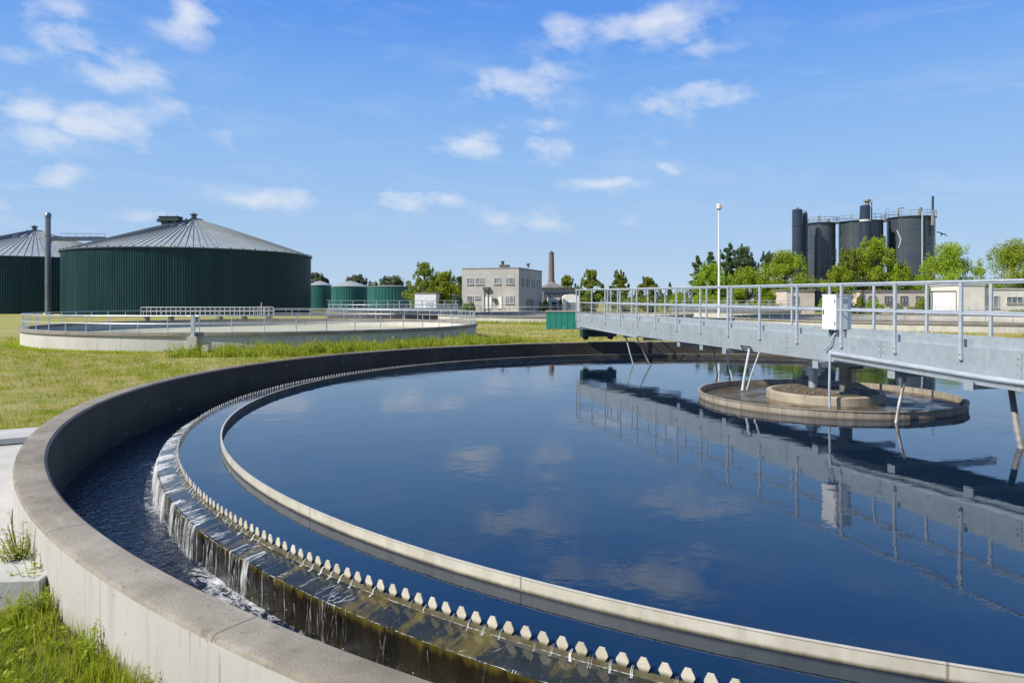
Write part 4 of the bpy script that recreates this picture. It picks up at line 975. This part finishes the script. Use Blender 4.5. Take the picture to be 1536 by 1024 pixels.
T('low green tree between the two pink buildings', 1258, 402, 60, 114.5, 'leaf', 'broad', 23, None, 1.0, .02)
def bush(label, px, ytop, wpx, Y, mat, seed, group='bushes by the buildings'):
    rng = np.random.default_rng(seed); h = max(.6, zz(ytop, Y)); w = wpx/F*Y
    t = thing('bush', label, 'bush', (xz(px, Y), Y, 0), 0, group)
    C = [((rng.random()-.5)*w*.75, (rng.random()-.5)*w*.5, h*(.25+.5*rng.random())) for i in range(12)]
    V, Fc = leaf_cloud(rng, C, [(w*.2, w*.18, h*.28)]*12, [300]*12, .19)
    link('foliage', raw_mesh('foliage', V, Fc, M[mat]), t)
    b = MB(); [b.tube([(0, 0, -.1), (c[0]*.5, c[1]*.5, c[2]*.6), c], [.06, .04, .015], 5) for c in C[:6]]; b.build('stem', M['bark'], t)
for i, (lab, px, yt, w, Y, m_) in enumerate((
    ('round bush at the left foot of the white annex', 815, 449, 18, 121., 'leaf_olive'), ('green bush covering the right side of the white annex', 845, 447, 18, 120., 'leaf_olive'),
    ('bush below the small trees by the vaulted shelter', 872, 446, 24, 119., 'leaf'), ('bush under the wide tree seen through the bridge railing', 1150, 440, 60, 117., 'leaf'),
    ('bush under the foot of the lamp mast', 1075, 440, 60, 119., 'leaf'), ('bush just right of the control box between the pink buildings', 1290, 440, 14, 113., 'leaf_olive'),
    ('bush in front of the middle of the longer pink building', 1352, 452, 30, 113., 'leaf_olive'), ('leafy bush at the left end of the longer pink building', 1312, 446, 26, 112.5, 'leaf'), ('leafy bush between the longer pink building and the white truck', 1381, 446, 24, 112.5, 'leaf_olive'), ('low bush in front of the window of the white hall', 1528, 463, 26, 109., 'leaf'),
    ('dark bush at the foot of the leafy tree by the cabin', 682, 440, 24, 109.5, 'leaf_dark'), ('bush against the front of the grey building', 703, 451, 20, 108.5, 'leaf_olive'),
    ('bush under the pointed trees above the far bridge railing', 950, 440, 66, 121., 'leaf_olive'), ('bush under the slim tree left of the mast', 1010, 438, 60, 123., 'leaf'), ('bush below the olive tree behind the control box', 1245, 441, 34, 114., 'leaf'))):
    bush(lab, px, yt, w, Y, m_, 100+i)
# far wood on the horizon
def far_wood():
    rng = np.random.default_rng(55); C, Rr, N = [], [], []
    for i in range(260):
        x = -420+960*rng.random(); y = 330+60*rng.random()
        if -190 < x < -60: continue
        h = 5+4.5*rng.random(); C.append((x, y, h*.5)); Rr.append((4+3*rng.random(), 4, h*.55)); N.append(130)
    V, Fc = leaf_cloud(rng, C, Rr, N, 1.3); kind(link('far_wood', raw_mesh('far_wood', V, Fc, M['leaf_far'])), 'stuff')
far_wood()

# ------------------------------------------------------------------ grass
def outside(x, y):
    ok = np.hypot(x-CX, y-CY) > WALL_O+.03
    for c, r in ((T2, 13.6), (T4, 16.2), (T5, 20.2)): ok &= np.hypot(x-c[0], y-c[1]) > r
    return ok
def blades(name, x, y, h, w, mat, rng, lean=.5, z0=-.01):
    n = len(x); a = rng.random(n)*2*PI; l = lean*h*rng.random(n); b_ = rng.random(n)*2*PI
    dx, dy = np.cos(a)*w/2, np.sin(a)*w/2; lx, ly = np.cos(b_)*l, np.sin(b_)*l; z = np.full(n, z0)
    V = np.stack([np.stack([x-dx, y-dy, z], 1), np.stack([x+dx, y+dy, z], 1), np.stack([x+dx*.7+lx*.35, y+dy*.7+ly*.35, z+h*.6], 1), np.stack([x-dx*.7+lx*.35, y-dy*.7+ly*.35, z+h*.6], 1),
                  np.stack([x+lx, y+ly, z+h], 1)], 1).reshape(-1, 3)
    i = np.arange(n)*5; Fq = np.stack([i, i+1, i+2, i+3], 1); Ft = np.stack([i+3, i+2, i+4, i+4], 1)
    me = bpy.data.meshes.new(name); nf = 2*n
    me.vertices.add(len(V)); me.vertices.foreach_set('co', V.astype(np.float32).ravel())
    tri = Ft[:, :3]; loops = np.concatenate([np.concatenate([Fq, tri], 1).ravel()]).astype(np.int32)
    me.loops.add(len(loops)); me.loops.foreach_set('vertex_index', loops)
    ls = (np.arange(n)[:, None]*7 + np.array([0, 4])).ravel().astype(np.int32)
    me.polygons.add(nf); me.polygons.foreach_set('loop_start', ls); me.materials.append(M[mat]); me.update(calc_edges=True)
    return kind(link(name, me), 'stuff')
def patchy(x, y, s, p):
    return np.sin(x*s+p)*np.sin(y*s*1.13+p*2)+.6*np.sin(x*s*2.3+y*s*1.7+p)+.4*np.sin(x*s*4.1-y*s*3.3)
rng = np.random.default_rng(9)
# lush patch at the foot of the near wall
n = 120000; x = -6.5+6.5*rng.random(n); y = 3.2+4.6*rng.random(n)
blk = (x > -4.75) & (x < -3.58) & (y > 5.25) & (y < 6.0); ok = outside(x, y) & ~blk & (np.abs(x/y) < .86) & (np.hypot(x-CX, y-CY) < 22)
ok &= ~((y > 6.35) & (x < -3.6)) 
x, y = x[ok], y[ok]
blades('grass', x, y, (.03+.085*rng.random(len(x))**1.5)*(1+.45*patchy(x, y, 4., 1.)), .004+.005*rng.random(len(x)), 'grass', rng, 1.2)
n = 9000; x = -6.5+6.5*rng.random(n); y = 3.2+4.6*rng.random(n); ok = outside(x, y) & ~((y > 6.35) & (x < -3.6)) & ~((x > -4.75) & (x < -3.58) & (y > 5.25) & (y < 6.0)); x, y = x[ok], y[ok]
blades('dry_grass', x, y, .03+.05*rng.random(len(x)), .004+.004*rng.random(len(x)), 'dry_grass', rng, 1.3)
n = 420; x = -4.8+4.2*rng.random(n); y = 3.3+2.6*rng.random(n); ok = outside(x, y) & ~((x > -4.8) & (x < -3.5) & (y > 5.2) & (y < 6.05)) & (patchy(x, y, 2.2, .4) > -.3); x, y = x[ok], y[ok]
hh = .02+.05*rng.random(len(x)); V, Fc = leaf_cloud(rng, np.stack([x, y, hh], 1), [(.05, .05, .03)]*len(x), [26]*len(x), .034)
kind(link('ground_cover', raw_mesh('ground_cover', V, Fc, M['weed'])), 'stuff')
a_ = R_(220)+R_(40)*rng.random(8000); q = WALL_O+.03+.24*rng.random(8000)**2; x, y = CX+q*np.cos(a_), CY+q*np.sin(a_); k_ = patchy(x, y, 4., .2) > -.1
blades('tall_weeds', x[k_], y[k_], .06+.20*rng.random(k_.sum())**2, .005+.004*rng.random(k_.sum()), 'weed', rng, .6)
a_ = R_(148)+R_(48)*rng.random(9000); q = WALL_O+.05+1.6*rng.random(9000)**1.6; x, y = CX+q*np.cos(a_), CY+q*np.sin(a_); k_ = patchy(x, y, 1.7, .5) > -.2
blades('tall_weeds', x[k_], y[k_], .05+.15*rng.random(k_.sum())**2, np.full(k_.sum(), .010), 'weed', rng, .7)
# mown lawn beyond
n = 260000; d = 10*(46/10)**rng.random(n); u = -.78+.9*rng.random(n); y = d; x = u*d; ok = outside(x, y) & ~((np.hypot(x-CX, y-CY) < 19.5) & (y < 12.6)); x, y = x[ok], y[ok]
pg = .8*patchy(x, y, .55, .7)+.75*patchy(x, y, 2.3, 1.9)+.45*rng.normal(size=len(x)); keep = rng.random(len(x)) < .6; x, y, pg = x[keep], y[keep], pg[keep]; g = pg > .55
sc_ = np.clip(y/14, 1, 3)
blades('grass', x[g], y[g], (.04+.07*rng.random(g.sum()))*np.sqrt(sc_[g]), .008*sc_[g], 'grass', rng, 1.6)
g = ~g; blades('dry_grass', x[g], y[g], (.025+.045*rng.random(g.sum()))*np.sqrt(sc_[g]), .008*sc_[g], 'dry_grass', rng, 2.6)
# scattered tufts
n = 2600; d = 9.5*(40/9.5)**rng.random(n); u = -.8+.95*rng.random(n); ty = d; tx = u*d; hh = .05+.12*rng.random(n)**2
X = (tx[:, None]+.07*rng.normal(size=(n, 16))*(1+ty[:, None]/30)).ravel(); Y = (ty[:, None]+.07*rng.normal(size=(n, 16))*(1+ty[:, None]/30)).ravel(); H_ = np.repeat(hh, 16)*(.6+.6*rng.random(n*16))
ok = outside(X, Y) & ~((np.hypot(X-CX, Y-CY) < 19.5) & (Y < 12.6)); X, Y, H_ = X[ok], Y[ok], H_[ok]
blades('grass', X, Y, H_, .010*np.clip(Y/14, 1, 3), 'grass', rng, .8)
# lawn between the tanks to the right
n = 60000; y = 31+40*rng.random(n)**1.3; u = -.1+.85*rng.random(n); x = u*y; ok = outside(x, y) & ~((np.abs(x-4.2) < 1.5) & (np.abs(y-60) < 1.4)); x, y = x[ok], y[ok]; g = patchy(x, y, .35, 2)+.7*rng.normal(size=len(x)) > .2
blades('grass', x[g], y[g], .06+.14*rng.random(g.sum()), np.full(g.sum(), .03), 'grass', rng, 1.2)
g = ~g; blades('dry_grass', x[g], y[g], .04+.06*rng.random(g.sum()), np.full(g.sum(), .03), 'dry_grass', rng, 2.4)
# tall weeds along the second tank and its foot
def band(n, c, R, a0, a1, d0, d1):
    a = R_(a0)+(R_(a1)-R_(a0))*rng.random(n); r = R+d0+(d1-d0)*rng.random(n)**1.4; return c[0]+r*np.cos(a), c[1]+r*np.sin(a)
x, y = band(26000, T2, 13.4, 275, 345, .1, 3.6); keep = (patchy(x, y, 1.1, .3) > -.35) & outside(x, y); x, y = x[keep], y[keep]
hh = (.18+.42*rng.random(len(x))**2)*(1+.35*patchy(x, y, 2.1, .9)); hh = np.clip(hh, .08, .85)
blades('tall_weeds', x, y, hh, np.full(len(x), .022), 'weed', rng, .55)
V, Fc = leaf_cloud(rng, np.stack([x, y, hh*.55], 1)[::16], [(.10, .10, h_*.45) for h_ in hh[::16]], [16]*len(x[::16]), .085)
kind(link('tall_weeds', raw_mesh('tall_weeds', V, Fc, M['weed'])), 'stuff')
x, y = band(9000, T2, 13.4, 190, 280, .02, .7); blades('tall_weeds', x, y, .04+.12*rng.random(len(x))**2, np.full(len(x), .022), 'weed', rng, .5)
x, y = band(5000, (T4[0], T4[1]), 16., 215, 320, .05, 1.2); blades('tall_weeds', x, y, .1+.35*rng.random(len(x))**2, np.full(len(x), .05), 'weed', rng, .5)
x, y = band(7000, (CX, CY), WALL_O, 80, 112, .05, 1.0); keep = patchy(x, y, 1.3, 2.) > .35; blades('tall_weeds', x[keep], y[keep], .1+.4*rng.random(keep.sum())**2, np.full(keep.sum(), .025), 'weed', rng, .5)

# single leafy weeds by the near wall
def weed(label, x, y, h, spread, stems, seed, name='weed_plant', leafy=26):
    r = random.Random(seed); t = thing(name, label, 'weed', (x, y, 0), 0, 'weeds along the near wall')
    b = MB(); V = []; Fq = []
    for s_ in range(stems):
        a = r.random()*2*PI; sp = spread*(.3+.7*r.random()); hh = h*(.55+.45*r.random()); k = 6
        pts = [(math.cos(a)*sp*(i/k)**1.3*.9+.01*r.random(), math.sin(a)*sp*(i/k)**1.3*.9, hh*(i/k)-.02) for i in range(k+1)]
        b.tube(pts, [.005*(1-.75*i/k)*(.6+h) for i in range(k+1)], 5)
        for q in range(leafy):
            u = .12+.88*r.random(); i = min(k-1, int(u*k)); p = Vector(pts[i]).lerp(Vector(pts[i+1]), u*k-i)
            az = r.random()*2*PI; el = -.3+1.2*r.random(); L_ = (.030+.05*r.random())*(1.15-u*.75)*(.6+h); d = Vector((math.cos(az)*math.cos(el), math.sin(az)*math.cos(el), math.sin(el))); sd = d.cross(Vector((0, 0, 1))).normalized()*L_*.2
            n0 = len(V); V += [p, p+d*L_*.5+sd, p+d*L_+Vector((0, 0, -L_*.25)), p+d*L_*.5-sd]; Fq.append((n0, n0+1, n0+2, n0+3))
    b.build('stem', M['weed'], t)
    link('leaves', raw_mesh('leaves', np.array([tuple(v) for v in V]), np.array(Fq), M['weed']), t)
def g_at(px, py): Y = EYE*F/(py-YH); return xz(px, Y), Y
for i, (lab, px, py, h, sp, st_) in enumerate((('tallest leafy weed bush standing before the slab path at the wall', 34, 872, .60, .36, 30), ('leafy weed beside the tallest weed, close to the concrete wall', 58, 897, .40, .20, 14),
        ('grassy weed sprouting in front of the concrete block', 18, 935, .26, .18, 12), ('weed sprig between the concrete block and the wall', 62, 925, .26, .16, 12),
        ('slender weed climbing the middle of the near wall face', 146, 990, .28, .09, 9), ('bare thin weed beside the slender one on the near wall', 172, 1012, .2, .10, 7), ('thin yellowing weed at the bottom edge by the wall', 232, 1062, .28, .08, 8))):
    x, y = g_at(px, py)
    q = math.hypot(x-CX, y-CY)
    if q < WALL_O+.07: k_ = (WALL_O+.07)/q; x, y = CX+(x-CX)*k_, CY+(y-CY)*k_
    weed(lab, x, y, h, sp, st_, 70+i)

# ------------------------------------------------------------------ slabs on the left
b = MB(); b.lathe([(WALL_O+.012, .03), (18.9, .03), (18.9, -.1)], 24, (0, 0), R_(197), R_(221)); kind(b.build('path', M['slab'], None, 30, (CX, CY, 0)), 'structure')
b = MB(); b.box((0, 0, .05), (1.7, 1.0, .09)); o = b.build('paving_slab', M['slab'], None, 0, (-8.75, 11.55, .045)); o.rotation_euler.z = R_(30); tag(o, 'loose pale paving slab lying by the left end of the wall', 'paving slab')
b = MB(); b.box((0, 0, .11), (1.05, .62, .24)); o = b.build('concrete_block', M['slab'], None, 0, (-4.17, 5.63, -.01)); o.rotation_euler.z = R_(6)
md = o.modifiers.new('bev', 'BEVEL'); md.width = .012; md.segments = 2; tag(o, 'low square concrete block in the grass at the left edge', 'concrete block')

# ------------------------------------------------------------------ sky, sun, camera
SUN = Vector((-.90, -.44, 0)).normalized(); EL = R_(41)
sdir = Vector((SUN.x*math.cos(EL), SUN.y*math.cos(EL), math.sin(EL)))
W = bpy.data.worlds.new('World'); S.world = W; W.use_nodes = True
nt = W.node_tree; bg = nt.nodes['Background']; bg.inputs['Strength'].default_value = .15
class WT(NT):
    def __init__(s): s.t = nt; s.tc = s.n('ShaderNodeTexCoord')
w = WT()
sky = w.n('ShaderNodeTexSky'); sky.sky_type = 'NISHITA'; sky.sun_disc = False; sky.sun_elevation = EL; sky.sun_rotation = math.atan2(SUN.x, SUN.y)
sky.air_density = 1.0; sky.dust_density = .15; sky.ozone_density = 5.0
sp = w.n('ShaderNodeSeparateXYZ'); w.l(w.tc.outputs['Generated'], sp.inputs[0])
az0 = w.math('ARCTAN2', sp.outputs[0], sp.outputs[1]); el0 = w.math('ARCSINE', sp.outputs[2])
cv = w.n('ShaderNodeCombineXYZ'); w.l(az0, cv.inputs[0]); w.l(w.math('MULTIPLY', el0, 1.9), cv.inputs[1])
az = w.math('ADD', az0, w.math('MULTIPLY', w.math('SUBTRACT', w.noise(cv.outputs[0], 8., 5, .6), .5), .11))
cv2 = w.n('ShaderNodeVectorMath', operation='ADD'); w.l(cv.outputs[0], cv2.inputs[0]); cv2.inputs[1].default_value = (5.3, 2.1, 7.)
el = w.math('ADD', el0, w.math('MULTIPLY', w.math('SUBTRACT', w.noise(cv2.outputs[0], 9., 5, .6), .5), .055))
CL = [(165, 185, 70, 26, 1.), (60, 205, 60, 22, .8), (170, 105, 70, 26, .8), (45, 165, 60, 24, .8), (110, 60, 60, 32, .75), (290, 25, 60, 38, .75), (90, 15, 60, 22, .7), (60, 262, 70, 18, .7), (270, 160, 60, 20, .5), (30, 85, 40, 14, .5), (210, 215, 30, 12, .5), (15, 310, 30, 10, .5),
      (420, 298, 90, 14, .7), (625, 302, 70, 12, .8), (760, 322, 50, 12, .5), (850, 330, 110, 14, .5), (985, 362, 40, 8, .5), (335, 207, 25, 12, .35),
      (705, 224, 48, 18, .9), (810, 224, 36, 18, .7), (800, 185, 36, 14, .65), (780, 118, 80, 30, .75), (850, 50, 50, 26, .6), (990, 40, 85, 24, .9), (1040, 142, 80, 26, .9), (1050, 70, 60, 14, .5), (980, 215, 30, 14, .4), (910, 278, 80, 14, .65), (1000, 252, 30, 12, .7), (1510, 308, 60, 8, .3), (210, 325, 60, 8, .4)]
acc = None
for (px, py, wx, wy, st_) in CL:
    u = (px-768)/F; a_ = math.atan(u); e_ = math.atan((YH-py)/F*math.cos(a_)); sa = wx/F*math.cos(a_)**2*.70; se = wy/F*math.cos(a_)*.80
    q = w.math('ADD', w.math('POWER', w.math('MULTIPLY', w.math('SUBTRACT', az, a_), 1/sa), 2.), w.math('POWER', w.math('MULTIPLY', w.math('SUBTRACT', el, e_), 1/se), 2.))
    g_ = w.math('MULTIPLY', w.math('EXPONENT', w.math('MULTIPLY', q, -.5)), st_)
    acc = g_ if acc is None else w.math('MAXIMUM', acc, g_)
n2 = w.noise(cv.outputs[0], 3.2, 4, .5)
out_of_view = w.math('MULTIPLY', w.rng(w.math('ABSOLUTE', az0), .72, 1.1), w.math('MULTIPLY', w.rng(n2, .5, .62), .75))
acc = w.math('MAXIMUM', acc, out_of_view)
sk = w.n('ShaderNodeCombineXYZ'); w.l(w.math('ADD', az0, w.math('MULTIPLY', el0, .35)), sk.inputs[0]); w.l(w.math('MULTIPLY', el0, 1.7), sk.inputs[1])
n1 = w.noise(sk.outputs[0], 17., 8, .56, .15); n3 = w.noise(sk.outputs[0], 7., 4, .5, .2)
tex = w.math('ADD', w.math('MULTIPLY', w.math('SUBTRACT', n1, .5), 2.3), w.math('MULTIPLY', w.math('SUBTRACT', n3, .5), 1.9))
dens = w.math('ADD', acc, tex)
dens = w.math('MULTIPLY', w.rng(dens, .14, 1.32), w.rng(acc, .02, .5))
dens = w.math('MULTIPLY', w.math('POWER', dens, .85), .86)
K = 1/(.15*2**EXPO)
grad = w.ramp(w.math('MULTIPLY', el0, 2/PI, None, True), [(p_, tuple(c_*K for c_ in col)) for p_, col in ((0., (.50, .64, .82)), (.03, (.43, .595, .81)), (.12, (.30, .515, .855)), (.178, (.215, .44, .86)), (.245, (.115, .32, .84)), (.45, (.045, .16, .50)), (1., (.02, .07, .26)))])
hs = w.mix(.05, grad, sky.outputs[0])
wv = w.n('ShaderNodeCombineXYZ'); w.l(w.math('ADD', az0, w.math('MULTIPLY', el0, .8)), wv.inputs[0]); w.l(w.math('MULTIPLY', el0, 4.2), wv.inputs[1])
wisp = w.math('MULTIPLY', w.rng(w.noise(wv.outputs[0], 4.2, 9, .66, .5), .52, .80), .20)
dens = w.math('MAXIMUM', dens, w.math('MULTIPLY', wisp, w.rng(el0, .02, .10)))
cloud = w.mix(dens, hs, (.86*K, .885*K, .93*K)); w.l(cloud, bg.inputs['Color'])

sl = bpy.data.lights.new('sun', 'SUN'); sl.energy = 4.9; sl.angle = R_(.53); sl.color = (1., .92, .79)
so = bpy.data.objects.new('sun', sl); COL.objects.link(so); so.rotation_euler = sdir.to_track_quat('Z', 'Y').to_euler()
cam = bpy.data.cameras.new('camera'); co = bpy.data.objects.new('camera', cam); COL.objects.link(co)
co.location = (0, 0, EYE); co.rotation_euler = (R_(90), 0, 0); cam.sensor_width = 36; cam.lens = 36*F/1536; cam.shift_y = -(512-YH)/1536; cam.clip_end = 9000; cam.clip_start = .05
S.camera = co
S.view_settings.view_transform = 'Standard'; S.view_settings.look = 'None'; S.view_settings.exposure = EXPO; S.view_settings.gamma = 1
S.cycles.max_bounces = 8; S.cycles.transparent_max_bounces = 12
